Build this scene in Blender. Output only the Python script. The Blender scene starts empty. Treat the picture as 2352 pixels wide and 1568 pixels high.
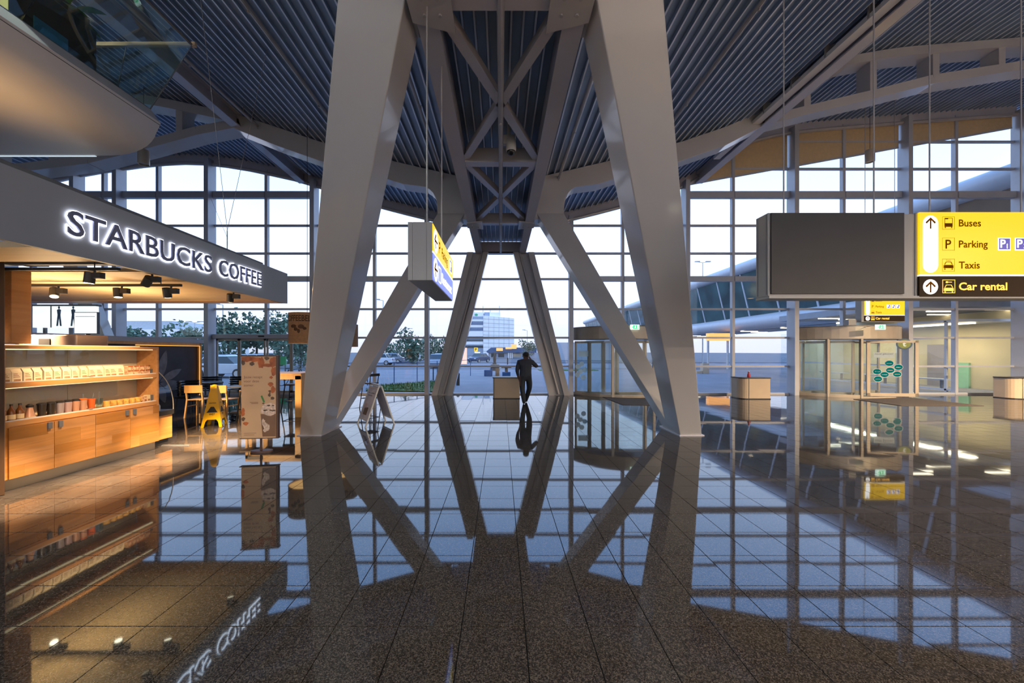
import bpy, bmesh, math, random
from mathutils import Vector, Matrix, Euler
R = math.radians
random.seed(7)
SC = bpy.context.scene
COL = SC.collection

# ------------------------------------------------------------------ camera
CH = 1.74            # eye height
FPX = 836.0          # focal length in pixels of the 2352 px wide frame
cam_d = bpy.data.cameras.new('camera')
cam_d.sensor_width = 36.0
cam_d.lens = FPX / 2352.0 * 36.0
cam_d.shift_x = (1176 - 1150) / 2352.0
cam_d.shift_y = (807 - 784) / 2352.0
cam_d.clip_start = 0.05
cam_d.clip_end = 2000
cam = bpy.data.objects.new('camera', cam_d)
cam.location = (0, 0, CH)
cam.rotation_euler = (R(90), 0, 0)
COL.objects.link(cam)
SC.camera = cam

# ------------------------------------------------------------------ view + sky
SC.view_settings.view_transform = 'Standard'
SC.view_settings.look = 'None'
SC.view_settings.exposure = 0.50
SC.view_settings.gamma = 1.0
SC.view_settings.use_curve_mapping = False
SC.cycles.transparent_max_bounces = 20
SC.cycles.max_bounces = 6
SC.cycles.diffuse_bounces = 3
SC.cycles.glossy_bounces = 3
SC.cycles.use_light_tree = False
SC.cycles.adaptive_threshold = 0.03
SC.cycles.sample_clamp_indirect = 4.0
SC.cycles.caustics_reflective = False
SC.cycles.caustics_refractive = False

world = bpy.data.worlds.new('dusk_sky')
SC.world = world
world.use_nodes = True
wt = world.node_tree
wt.nodes.clear()
wo = wt.nodes.new('ShaderNodeOutputWorld')
wb = wt.nodes.new('ShaderNodeBackground')
wc = wt.nodes.new('ShaderNodeTexCoord')
ws = wt.nodes.new('ShaderNodeSeparateXYZ')
wr = wt.nodes.new('ShaderNodeValToRGB')
wn = wt.nodes.new('ShaderNodeTexNoise')
wm = wt.nodes.new('ShaderNodeMix'); wm.data_type = 'RGBA'; wm.blend_type = 'MULTIPLY'
wn.inputs['Scale'].default_value = 2.2
wn.inputs['Detail'].default_value = 1
wnr = wt.nodes.new('ShaderNodeValToRGB')
wnr.color_ramp.elements[0].position = 0.35; wnr.color_ramp.elements[0].color = (0.93, 0.95, 0.98, 1)
wnr.color_ramp.elements[1].position = 0.75; wnr.color_ramp.elements[1].color = (1.03, 1.02, 1.0, 1)
cr = wr.color_ramp
cr.elements[0].position = 0.0; cr.elements[0].color = (0.52, 0.52, 0.62, 1)
cr.elements[1].position = 1.0; cr.elements[1].color = (0.28, 0.52, 1.05, 1)
for p, c in ((0.07, (0.58, 0.60, 0.74, 1)), (0.22, (0.69, 0.79, 1.0, 1)), (0.5, (0.46, 0.74, 1.3, 1))):
    e = cr.elements.new(p); e.color = c
wt.links.new(wc.outputs['Generated'], ws.inputs[0])
wt.links.new(ws.outputs['Z'], wr.inputs[0])
wt.links.new(wc.outputs['Generated'], wn.inputs['Vector'])
wt.links.new(wn.outputs['Fac'], wnr.inputs[0])
wm.inputs[0].default_value = 1.0
wt.links.new(wr.outputs[0], wm.inputs[6])
wt.links.new(wnr.outputs[0], wm.inputs[7])
wt.links.new(wm.outputs[2], wb.inputs['Color'])
wb.inputs['Strength'].default_value = 1.45
wt.links.new(wb.outputs[0], wo.inputs['Surface'])

# ------------------------------------------------------------------ helpers
def W(x, y, d):
    """photo pixel at distance d in front of the lens -> point in the hall"""
    return Vector(((x - 1150) * d / FPX, d, CH - (y - 807) * d / FPX))

def chain_off(p):
    o = Vector((0, 0, 0))
    while p is not None:
        o += p.location
        p = p.parent
    return o

class MB:
    def __init__(s):
        s.v = []; s.f = []; s.mi = []
    def add(s, vs, fs, mi=0):
        n = len(s.v)
        s.v += [tuple(v) for v in vs]
        s.f += [tuple(i + n for i in f) for f in fs]
        s.mi += [mi] * len(fs)
        return s
    def box(s, x0, x1, y0, y1, z0, z1, mi=0):
        if x0 > x1: x0, x1 = x1, x0
        if y0 > y1: y0, y1 = y1, y0
        if z0 > z1: z0, z1 = z1, z0
        vs = [(x0,y0,z0),(x1,y0,z0),(x1,y1,z0),(x0,y1,z0),(x0,y0,z1),(x1,y0,z1),(x1,y1,z1),(x0,y1,z1)]
        return s.add(vs, [(0,3,2,1),(4,5,6,7),(0,1,5,4),(1,2,6,5),(2,3,7,6),(3,0,4,7)], mi)
    def hexa(s, bottom, top, mi=0):
        return s.add(list(bottom) + list(top), [(0,3,2,1),(4,5,6,7),(0,1,5,4),(1,2,6,5),(2,3,7,6),(3,0,4,7)], mi)
    def beam(s, p0, p1, w, h, up=(0,0,1), mi=0):
        p0 = Vector(p0); p1 = Vector(p1); d = (p1 - p0).normalized(); up = Vector(up)
        sd = d.cross(up)
        if sd.length < 1e-4: sd = d.cross(Vector((1,0,0)))
        sd.normalize(); u = sd.cross(d).normalized()
        a, b = sd * w / 2, u * h / 2
        return s.hexa([p0-a-b, p0+a-b, p1+a-b, p1-a-b], [p0-a+b, p0+a+b, p1+a+b, p1-a+b], mi)
    def tube(s, pts, r, n=10, cap=True, mi=0, closed=False):
        pts = [Vector(p) for p in pts]
        rs = r if isinstance(r, (list, tuple)) else [r] * len(pts)
        m = len(pts); rings = []
        prev = None
        for i, p in enumerate(pts):
            if closed: d = pts[(i+1) % m] - pts[i-1]
            else: d = pts[min(i+1, m-1)] - pts[max(i-1, 0)]
            d.normalize()
            if prev is None:
                a = d.cross(Vector((0,0,1)))
                if a.length < 1e-3: a = d.cross(Vector((1,0,0)))
            else:
                a = prev - d * prev.dot(d)
            a.normalize(); prev = a; b = d.cross(a)
            rings.append([p + (a * math.cos(2*math.pi*k/n) + b * math.sin(2*math.pi*k/n)) * rs[i] for k in range(n)])
        vs = [v for ring in rings for v in ring]; fs = []
        for i in range(m if closed else m - 1):
            j = (i + 1) % m
            for k in range(n):
                k2 = (k + 1) % n
                fs.append((i*n+k, i*n+k2, j*n+k2, j*n+k))
        if cap and not closed:
            fs.append(tuple(range(n-1, -1, -1))); fs.append(tuple((m-1)*n + k for k in range(n)))
        return s.add(vs, fs, mi)
    def lathe(s, prof, c=(0,0,0), n=20, mi=0, a0=0.0, a1=2*math.pi):
        full = abs(a1 - a0 - 2*math.pi) < 1e-6
        m = len(prof); vs = []; k = n if full else n + 1
        for i in range(k):
            a = a0 + (a1 - a0) * i / n
            for (r, z) in prof: vs.append((c[0] + r*math.cos(a), c[1] + r*math.sin(a), c[2] + z))
        fs = []
        for i in range(n):
            j = (i + 1) % k
            for q in range(m - 1):
                fs.append((i*m+q, j*m+q, j*m+q+1, i*m+q+1))
        return s.add(vs, fs, mi)
    def prism(s, poly, axis, a, b, mi=0):
        """poly in the two other axes, extruded along axis from a to b"""
        n = len(poly)
        def mk(p, t):
            if axis == 'y': return (p[0], t, p[1])
            if axis == 'x': return (t, p[0], p[1])
            return (p[0], p[1], t)
        vs = [mk(p, a) for p in poly] + [mk(p, b) for p in poly]
        fs = [tuple(range(n))[::-1], tuple(range(n, 2*n))]
        fs += [(i, (i+1) % n, n + (i+1) % n, n + i) for i in range(n)]
        return s.add(vs, fs, mi)
    def sphere(s, c, rx, ry=None, rz=None, n=12, m=8, mi=0):
        ry = ry or rx; rz = rz or rx
        vs = [(c[0], c[1], c[2] - rz)]
        for i in range(1, m):
            t = -math.pi/2 + math.pi * i / m
            for k in range(n):
                a = 2*math.pi*k/n
                vs.append((c[0]+rx*math.cos(t)*math.cos(a), c[1]+ry*math.cos(t)*math.sin(a), c[2]+rz*math.sin(t)))
        vs.append((c[0], c[1], c[2] + rz)); fs = []
        for k in range(n):
            k2 = (k+1) % n
            fs.append((0, 1+k2, 1+k))
            for i in range(m-2): fs.append((1+i*n+k, 1+i*n+k2, 1+(i+1)*n+k2, 1+(i+1)*n+k))
            fs.append((1+(m-2)*n+k, 1+(m-2)*n+k2, len(vs)-1))
        return s.add(vs, fs, mi)
    def mesh(s, name, mats, smooth=False, fix=True):
        me = bpy.data.meshes.new(name)
        me.from_pydata(s.v, [], s.f)
        mats = mats if isinstance(mats, (list, tuple)) else [mats]
        for m in mats: me.materials.append(m)
        if len(mats) > 1: me.polygons.foreach_set('material_index', s.mi)
        if fix:
            bm = bmesh.new(); bm.from_mesh(me)
            bmesh.ops.recalc_face_normals(bm, faces=bm.faces)
            bm.to_mesh(me); bm.free()
        if smooth:
            me.shade_smooth()
            me.set_sharp_from_angle(angle=R(38))
        me.update()
        return me
    def build(s, name, mats, parent=None, smooth=False, world=True, fix=True, bevel=0):
        me = s.mesh(name, mats, smooth, fix)
        o = bpy.data.objects.new(name, me)
        COL.objects.link(o)
        if parent is not None:
            o.parent = parent
            if world: o.location = -chain_off(parent)
        if bevel:
            md = o.modifiers.new('edge', 'BEVEL'); md.width = bevel; md.segments = 2; md.limit_method = 'ANGLE'; md.angle_limit = R(40)
        return o

def tag(o, label=None, cat=None, group=None, kind=None):
    if label: o['label'] = label
    if cat: o['category'] = cat
    if group: o['group'] = group
    if kind: o['kind'] = kind
    return o

def thing(name, label, cat, loc=(0,0,0), group=None, kind=None, rz=0):
    o = bpy.data.objects.new(name, None)
    o.empty_display_size = 0.1
    COL.objects.link(o)
    o.location = loc; o.rotation_euler = (0, 0, rz)
    return tag(o, label, cat, group, kind)

def struct(name, label=None, loc=(0,0,0)):
    o = bpy.data.objects.new(name, None); COL.objects.link(o); o.location = loc
    o['kind'] = 'structure'
    if label: o['label'] = label
    return o

def copy_tree(o, parent=None):
    c = o.copy(); COL.objects.link(c)
    if parent is not None: c.parent = parent
    for ch in list(o.children): copy_tree(ch, c)
    return c

def place(o, loc, rz=0, label=None, group=None, scale=None):
    o.location = loc; o.rotation_euler = (0, 0, rz)
    if scale: o.scale = (scale,) * 3
    if label: o['label'] = label
    if group: o['group'] = group
    return o

# ------------------------------------------------------------------ materials
def newmat(name):
    m = bpy.data.materials.new(name); m.use_nodes = True
    nt = m.node_tree
    return m, nt, nt.nodes['Principled BSDF']

def mat(name, col, rough=0.5, metal=0.0, var=0.06, scale=3.0, bump=0.0, bscale=60.0, spec=None, coat=0.0, stretch=None):
    m, nt, b = newmat(name)
    b.inputs['Roughness'].default_value = rough
    b.inputs['Metallic'].default_value = metal
    if spec is not None: b.inputs['Specular IOR Level'].default_value = spec
    if coat: b.inputs['Coat Weight'].default_value = coat; b.inputs['Coat Roughness'].default_value = 0.08
    tc = nt.nodes.new('ShaderNodeTexCoord')
    mp = nt.nodes.new('ShaderNodeMapping')
    if stretch: mp.inputs['Scale'].default_value = stretch
    nt.links.new(tc.outputs['Object'], mp.inputs['Vector'])
    nz = nt.nodes.new('ShaderNodeTexNoise')
    nz.inputs['Scale'].default_value = scale; nz.inputs['Detail'].default_value = 1.5
    nt.links.new(mp.outputs[0], nz.inputs['Vector'])
    rp = nt.nodes.new('ShaderNodeValToRGB')
    c = col
    rp.color_ramp.elements[0].position = 0.3; rp.color_ramp.elements[1].position = 0.7
    rp.color_ramp.elements[0].color = (c[0]*(1-var), c[1]*(1-var), c[2]*(1-var), 1)
    rp.color_ramp.elements[1].color = (min(c[0]*(1+var),1), min(c[1]*(1+var),1), min(c[2]*(1+var),1), 1)
    nt.links.new(nz.outputs['Fac'], rp.inputs[0])
    nt.links.new(rp.outputs[0], b.inputs['Base Color'])
    if bump:
        n2 = nt.nodes.new('ShaderNodeTexNoise'); n2.inputs['Scale'].default_value = bscale; n2.inputs['Detail'].default_value = 3
        nt.links.new(mp.outputs[0], n2.inputs['Vector'])
        bp = nt.nodes.new('ShaderNodeBump'); bp.inputs['Strength'].default_value = bump; bp.inputs['Distance'].default_value = 0.01
        nt.links.new(n2.outputs['Fac'], bp.inputs['Height']); nt.links.new(bp.outputs[0], b.inputs['Normal'])
    return m

def emis(name, col, strength=1.0, var=0.04, base=0.5):
    m, nt, b = newmat(name)
    b.inputs['Base Color'].default_value = (col[0]*base, col[1]*base, col[2]*base, 1)
    b.inputs['Roughness'].default_value = 0.35
    nz = nt.nodes.new('ShaderNodeTexNoise'); nz.inputs['Scale'].default_value = 2.0
    rp = nt.nodes.new('ShaderNodeValToRGB')
    rp.color_ramp.elements[0].color = (col[0]*(1-var), col[1]*(1-var), col[2]*(1-var), 1)
    rp.color_ramp.elements[1].color = (col[0]*(1+var), col[1]*(1+var), col[2]*(1+var), 1)
    nt.links.new(nz.outputs['Fac'], rp.inputs[0])
    nt.links.new(rp.outputs[0], b.inputs['Emission Color'])
    b.inputs['Emission Strength'].default_value = strength
    m.cycles.emission_sampling = 'NONE'
    return m

def wood(name, c1, c2, rough=0.35, axis='y', sc=1.0):
    m, nt, b = newmat(name)
    b.inputs['Roughness'].default_value = rough
    tc = nt.nodes.new('ShaderNodeTexCoord'); mp = nt.nodes.new('ShaderNodeMapping')
    s = {'x': (1.2, 14, 14), 'y': (14, 1.2, 14), 'z': (14, 14, 1.2)}[axis]
    mp.inputs['Scale'].default_value = tuple(v*sc for v in s)
    nt.links.new(tc.outputs['Object'], mp.inputs['Vector'])
    nz = nt.nodes.new('ShaderNodeTexNoise'); nz.inputs['Scale'].default_value = 1.0; nz.inputs['Detail'].default_value = 6; nz.inputs['Distortion'].default_value = 1.2
    nt.links.new(mp.outputs[0], nz.inputs['Vector'])
    n2 = nt.nodes.new('ShaderNodeTexNoise'); n2.inputs['Scale'].default_value = 0.25; n2.inputs['Detail'].default_value = 2
    nt.links.new(mp.outputs[0], n2.inputs['Vector'])
    ad = nt.nodes.new('ShaderNodeMath'); ad.operation = 'ADD'
    nt.links.new(nz.outputs['Fac'], ad.inputs[0]); nt.links.new(n2.outputs['Fac'], ad.inputs[1])
    rp = nt.nodes.new('ShaderNodeValToRGB')
    rp.color_ramp.elements[0].position = 0.35; rp.color_ramp.elements[0].color = (*c1, 1)
    rp.color_ramp.elements[1].position = 0.66; rp.color_ramp.elements[1].color = (*c2, 1)
    hf = nt.nodes.new('ShaderNodeMath'); hf.operation = 'MULTIPLY'; hf.inputs[1].default_value = 0.5
    nt.links.new(ad.outputs[0], hf.inputs[0]); nt.links.new(hf.outputs[0], rp.inputs[0])
    nt.links.new(rp.outputs[0], b.inputs['Base Color'])
    return m

def glassmat(name, tint=(0.93, 0.96, 0.98), f0=0.035, extra=0.0):
    m = bpy.data.materials.new(name); m.use_nodes = True
    nt = m.node_tree; nt.nodes.clear()
    o = nt.nodes.new('ShaderNodeOutputMaterial'); tr = nt.nodes.new('ShaderNodeBsdfTransparent'); gl = nt.nodes.new('ShaderNodeBsdfGlossy')
    mx = nt.nodes.new('ShaderNodeMixShader'); lw = nt.nodes.new('ShaderNodeLayerWeight'); lw.inputs[0].default_value = 0.5
    tr.inputs[0].default_value = (*tint, 1); gl.inputs['Roughness'].default_value = 0.0; gl.inputs[0].default_value = (0.9, 0.95, 1, 1)
    pw = nt.nodes.new('ShaderNodeMath'); pw.operation = 'POWER'; pw.inputs[1].default_value = 5.0
    ma = nt.nodes.new('ShaderNodeMath'); ma.operation = 'MULTIPLY_ADD'
    ma.inputs[1].default_value = 1.0 - f0 - extra; ma.inputs[2].default_value = f0 + extra; ma.use_clamp = True
    nt.links.new(lw.outputs['Facing'], pw.inputs[0]); nt.links.new(pw.outputs[0], ma.inputs[0])
    nt.links.new(ma.outputs[0], mx.inputs[0])
    nt.links.new(tr.outputs[0], mx.inputs[1]); nt.links.new(gl.outputs[0], mx.inputs[2]); nt.links.new(mx.outputs[0], o.inputs[0])
    return m

M = {}
M['steel_white'] = mat('painted_steel', (0.50, 0.48, 0.47), 0.30, var=0.03, scale=0.8, coat=0.6)
M['steel_grey'] = mat('grey_painted_steel', (0.50, 0.49, 0.54), 0.32, var=0.04, scale=1.0, coat=0.4)
M['steel_dark'] = mat('dark_grey_steel', (0.13, 0.14, 0.16), 0.45)
M['mullion'] = mat('mullion_aluminium', (0.47, 0.48, 0.52), 0.38, metal=0.15, var=0.03)
M['galv'] = mat('galvanised_deck', (0.82, 0.86, 0.94), 0.34, metal=0.2, var=0.06, scale=1.6)  # rib flanges lightened, standing in for window light grazing them
M['deck_pan'] = mat('perforated_deck_pan', (0.29, 0.39, 0.55), 0.40, metal=0.1, var=0.12, scale=1.6)  # pans darkened, standing in for the shade inside the recesses
M['pipe'] = mat('pipe_grey', (0.42, 0.40, 0.40), 0.4, metal=0.2)
M['glass'] = glassmat('window_glass')
M['glass_sheet'] = glassmat('window_glass_sheet', (0.88, 0.92, 0.95), f0=0.06)
M['glass_green'] = glassmat('balustrade_glass', (0.86, 0.95, 0.94), extra=0.03)
M['glass_case'] = glassmat('case_glass', (0.95, 0.96, 0.95), extra=0.01)
M['black'] = mat('black_matt', (0.015, 0.014, 0.014), 0.5)
M['black_gloss'] = mat('black_gloss', (0.012, 0.012, 0.013), 0.2)
M['white'] = mat('white_paint', (0.72, 0.72, 0.72), 0.45, var=0.03)
M['plaster'] = mat('plaster_wall', (0.42, 0.42, 0.44), 0.6, var=0.04)
M['wood'] = wood('oak_veneer', (0.42, 0.175, 0.038), (0.66, 0.33, 0.10), 0.4, 'y')
M['wood_edge'] = wood('oak_edge', (0.52, 0.24, 0.07), (0.68, 0.36, 0.14), 0.4, 'y')
M['wood_soffit'] = wood('soffit_veneer', (0.66, 0.47, 0.26), (0.76, 0.56, 0.33), 0.5, 'x', 0.6)
M['wood_light'] = wood('beech_wood', (0.55, 0.30, 0.09), (0.68, 0.40, 0.14), 0.4, 'z')
M['wood_dark'] = mat('dark_wood_post', (0.065, 0.035, 0.018), 0.5, var=0.15, stretch=(8, 8, 1))
M['fascia'] = mat('fascia_paint', (0.38, 0.41, 0.46), 0.5, var=0.03, scale=1.2)
M['beige'] = mat('beige_laminate', (0.66, 0.60, 0.47), 0.22, var=0.03)
M['steel_kick'] = mat('brushed_kick', (0.50, 0.42, 0.30), 0.3, metal=0.5)
M['tan'] = mat('tan_panel', (0.55, 0.43, 0.30), 0.35, var=0.03)
M['blind'] = mat('blind_fabric', (0.60, 0.44, 0.25), 0.8, var=0.05, scale=8, bump=0.2, bscale=300)
M['frame_warm'] = mat('door_frame_metal', (0.46, 0.39, 0.30), 0.32, metal=0.25)
M['rubber'] = mat('rubber', (0.02, 0.02, 0.022), 0.6)
M['mat'] = mat('entrance_mat', (0.075, 0.06, 0.05), 0.9, bump=0.6, bscale=400)

# ================================================================== SETTING
TS = 0.4
GX, GY = 0.153, 0.306          # where the joints fall
Y_WALL = 14.84
X_L, X_R, Y_BACK = -20.0, 21.6, -10.0

# ---- polished granite floor
def granite():
    m, nt, b = newmat('polished_granite')
    geo = nt.nodes.new('ShaderNodeNewGeometry')
    n1 = nt.nodes.new('ShaderNodeTexNoise'); n1.inputs['Scale'].default_value = 42; n1.inputs['Detail'].default_value = 1; n1.inputs['Roughness'].default_value = 0.65
    n2 = nt.nodes.new('ShaderNodeTexVoronoi'); n2.inputs['Scale'].default_value = 175
    n3 = nt.nodes.new('ShaderNodeTexNoise'); n3.inputs['Scale'].default_value = 1.1; n3.inputs['Detail'].default_value = 1
    for n in (n1, n2, n3): nt.links.new(geo.outputs['Position'], n.inputs['Vector'])
    r1 = nt.nodes.new('ShaderNodeValToRGB')
    e = r1.color_ramp.elements
    e[0].position = 0.12; e[0].color = (0.013, 0.011, 0.010, 1)
    e[1].position = 0.88; e[1].color = (0.108, 0.095, 0.086, 1)
    q = r1.color_ramp.elements.new(0.5); q.color = (0.035, 0.031, 0.029, 1)
    sp = nt.nodes.new('ShaderNodeSeparateColor'); nt.links.new(n2.outputs['Color'], sp.inputs[0])
    av = nt.nodes.new('ShaderNodeMix'); av.data_type = 'FLOAT'; av.inputs[0].default_value = 0.35
    nt.links.new(sp.outputs[0], av.inputs[2]); nt.links.new(n1.outputs['Fac'], av.inputs[3])
    nt.links.new(av.outputs[0], r1.inputs[0])
    r2 = nt.nodes.new('ShaderNodeValToRGB')
    r2.color_ramp.elements[0].position = 0.0; r2.color_ramp.elements[0].color = (1.05, 1.05, 1.05, 1)
    r2.color_ramp.elements[1].position = 0.35; r2.color_ramp.elements[1].color = (0.95, 0.95, 0.95, 1)
    nt.links.new(n2.outputs['Distance'], r2.inputs[0])
    mx = nt.nodes.new('ShaderNodeMix'); mx.data_type = 'RGBA'; mx.blend_type = 'MULTIPLY'; mx.inputs[0].default_value = 1
    nt.links.new(r1.outputs[0], mx.inputs[6]); nt.links.new(r2.outputs[0], mx.inputs[7])
    r3 = nt.nodes.new('ShaderNodeValToRGB')
    r3.color_ramp.elements[0].color = (0.85, 0.85, 0.85, 1); r3.color_ramp.elements[1].color = (1.15, 1.12, 1.1, 1)
    nt.links.new(n3.outputs['Fac'], r3.inputs[0])
    m2 = nt.nodes.new('ShaderNodeMix'); m2.data_type = 'RGBA'; m2.blend_type = 'MULTIPLY'; m2.inputs[0].default_value = 1
    nt.links.new(mx.outputs[2], m2.inputs[6]); nt.links.new(r3.outputs[0], m2.inputs[7])
    nt.links.new(m2.outputs[2], b.inputs['Base Color'])
    b.inputs['Roughness'].default_value = 0.035
    b.inputs['IOR'].default_value = 1.70
    b.inputs['Specular Tint'].default_value = (0.55, 0.82, 1.0, 1)
    return m
M['granite'] = granite()
M['grout'] = mat('dark_grout', (0.02, 0.018, 0.016), 0.8)

floor = MB().box(X_L, X_R, Y_BACK, Y_WALL + 0.1, -0.2, -0.006).build('floor', M['grout'])
tag(floor, 'dark speckled granite floor polished like a mirror', kind='structure')
g = 0.0022
def tile_geo(mb, x0, y0, tx=0, ty=0):
    h = TS / 2; cx, cy = x0 + h, y0 + h
    def z(x, y): return (x - cx) * tx + (y - cy) * ty
    a, c = h - g, h - g - 0.0012
    top = [(cx + sx*c, cy + sy*c, z(cx + sx*c, cy + sy*c)) for sx, sy in ((-1,-1),(1,-1),(1,1),(-1,1))]
    bot = [(cx + sx*a, cy + sy*a, -0.012) for sx, sy in ((-1,-1),(1,-1),(1,1),(-1,1))]
    mb.add(bot + top, [(4,5,6,7),(0,1,5,4),(1,2,6,5),(2,3,7,6),(3,0,4,7)])
cells = []
for j in range(int((Y_BACK - GY) / TS) - 1, int((Y_WALL - GY) / TS) + 2):
    y0 = GY + j * TS
    if y0 < Y_BACK or y0 + TS > Y_WALL + 0.35: continue
    for i in range(int((X_L - GX) / TS) - 1, int((X_R - GX) / TS) + 2):
        x0 = GX + i * TS
        if x0 < X_L or x0 + TS > X_R: continue
        cells.append((x0, y0))
def tile_seen(c):
    x, y = c[0] + TS/2, c[1] + TS/2
    if y < 1.95 or x < -6.2 and 4.3 < y < 6.6: return False
    px = 1150 + x * FPX / y
    return -20 < px < 2372
near = sorted([c for c in cells if tile_seen(c)], key=lambda c: c[1] + 0.0001 * abs(c[0]))[:300]
nearset = set(near)
protos = []
for k in range(12):
    mb = MB(); tile_geo(mb, -TS/2, -TS/2, random.gauss(0, 0.0011), random.gauss(0, 0.0011))
    protos.append(mb.mesh('floor_tile', M['granite'], fix=False))
for k, c in enumerate(near):
    o = bpy.data.objects.new('tile', protos[random.randrange(12)])
    COL.objects.link(o); o.parent = floor
    o.location = (c[0] + TS/2, c[1] + TS/2, 0)
mb = MB()
for c in cells:
    if c not in nearset: tile_geo(mb, c[0], c[1], random.gauss(0, 0.0011), random.gauss(0, 0.0011))
rest = mb.build('tiles', M['granite'], floor, fix=False); rest['kind'] = 'stuff'

# ---- roof deck
LP = [(-26, 6.9), (-20, 8.5), (-17, 9.2), (-14.2, 9.6), (-12.4, 9.7), (-10.6, 9.5), (-8, 8.95), (-5.5, 8.08), (-3.5, 7.55), (-1.0, 6.98)]
RP = [(1.0, 6.98), (3.5, 7.55), (5.5, 8.08), (8, 8.95), (9.0, 9.85), (10, 10.6), (12, 10.95), (15, 11.2), (21, 11.65), (26, 11.9)]
def interp(P, x):
    if x <= P[0][0]: return P[0][1]
    for (a, za), (b, zb) in zip(P, P[1:]):
        if x <= b: return za + (zb - za) * (x - a) / (b - a)
    return P[-1][1]
def deck_z(x):
    if abs(x) < 1.0: return 6.98
    P = LP if x < 0 else RP
    return (interp(P, x) + interp(P, x - 0.5) + interp(P, x + 0.5)) / 3 if abs(x) > 1.6 else interp(P, x)
PITCH = 0.225
def deck_mesh(x0, x1, zf, y0, y1, step):
    pts = []; x = x0
    while x < x1 - 1e-6:
        for fx, dz in ((0.0, 0.0), (0.74, 0.0), (0.80, -0.075), (0.95, -0.075)):
            xx = min(x + fx * step, x1)
            pts.append((xx, zf(xx) + dz + 0.075))
        x += step
    pts.append((x1, zf(x1) + 0.075))
    mb = MB(); n = len(pts)
    vs = [(p[0], y0, p[1]) for p in pts] + [(p[0], y1, p[1]) for p in pts]
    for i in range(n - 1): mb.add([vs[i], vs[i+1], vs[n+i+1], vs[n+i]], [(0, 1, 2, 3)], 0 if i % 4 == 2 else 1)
    vs2 = [(p[0], y0, p[1] + 0.25) for p in pts] + [(p[0], y1, p[1] + 0.25) for p in pts]
    mb.add(vs2, [(i, n+i, n+i+1, i+1) for i in range(n-1)], 1)
    return mb
ceiling = struct('ceiling', 'ribbed galvanised metal roof deck above the hall')
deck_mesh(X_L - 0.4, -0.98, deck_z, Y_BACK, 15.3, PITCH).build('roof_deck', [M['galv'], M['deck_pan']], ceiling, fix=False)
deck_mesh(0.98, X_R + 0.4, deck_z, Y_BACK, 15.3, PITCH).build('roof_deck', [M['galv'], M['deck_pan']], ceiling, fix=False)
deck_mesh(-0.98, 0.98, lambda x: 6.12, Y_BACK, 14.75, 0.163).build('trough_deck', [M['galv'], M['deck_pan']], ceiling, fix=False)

# ---- the other walls of the hall
tag(MB().box(X_L - 0.3, X_L, Y_BACK, 15.1, 0, 8.8).build('wall_left', M['plaster']), 'plain grey side wall', kind='structure')
tag(MB().box(X_R, X_R + 0.3, Y_BACK, 15.1, 0, 11.9).build('wall_right', M['plaster']), 'plain grey side wall', kind='structure')
wb_ = struct('wall_back', 'rear wall of the hall with a glazed band above a solid base')  # unseen glazing, added to let cool fill light into the hall
MB().box(X_L, X_R, Y_BACK - 0.3, Y_BACK, 0, 2.8).build('base_wall', M['plaster'], wb_)
for k in range(17):
    x = X_L + (X_R - X_L) * k / 16
    MB().box(x - 0.08, x + 0.08, Y_BACK - 0.25, Y_BACK, 2.8, deck_z(x) + 0.05).build('mullion', M['mullion'], wb_)
    if k < 16:
        xb_ = X_L + (X_R - X_L) * (k + 1) / 16
        MB().box(x + 0.08, xb_ - 0.08, Y_BACK - 0.13, Y_BACK - 0.118, 2.8, min(deck_z(x), deck_z(xb_))).build('pane', M['glass'], wb_)
for z in (4.6, 6.4): MB().box(X_L, X_R, Y_BACK - 0.2, Y_BACK, z - 0.05, z + 0.05).build('transom', M['mullion'], wb_)

# ---- glazed front wall
wf = struct('wall_front', 'tall glazed curtain wall with grey steel mullions')
YG = Y_WALL
colX = [-17.05, -15.35, -11.70, -7.50, -2.98, 2.84, 7.44, 11.76, 16.28, 20.9]
mulX = [-19.0, -16.1, -13.9, -9.5, -5.12, 4.95, 9.42, 13.9, 18.45]
rows = [0.06, 1.14, 2.30, 3.46, 4.68, 5.72, 6.85, 8.08, 9.15, 10.25, 11.3]
def roof_in(x): return deck_z(x) - 0.12
for x in colX:
    inner = abs(x) < 3.2
    dz = 0.22 if inner else 0.40
    w = 0.17
    zt = roof_in(x) - 0.05
    MB().box(x - w/2, x + w/2, YG - dz, YG + 0.02, 0, zt).build('column', M['mullion'], wf)
DOORS = [(-11.7, -7.5, 2.42), (2.84, 7.44, 2.74), (11.76, 16.28, 2.74)]
def door_at(xa, xb):
    for a, b, h in DOORS:
        if xa > a - 0.1 and xb < b + 0.1: return h
    return 0
for x in mulX:
    z0 = door_at(x - 0.05, x + 0.05)
    MB().box(x - 0.055, x + 0.055, YG - 0.12, YG + 0.03, z0, roof_in(x) - 0.05).build('mullion', M['mullion'], wf)
allX = sorted(colX + mulX + [X_L, X_R])
mid = [(-2.98, 2.84)]
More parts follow.
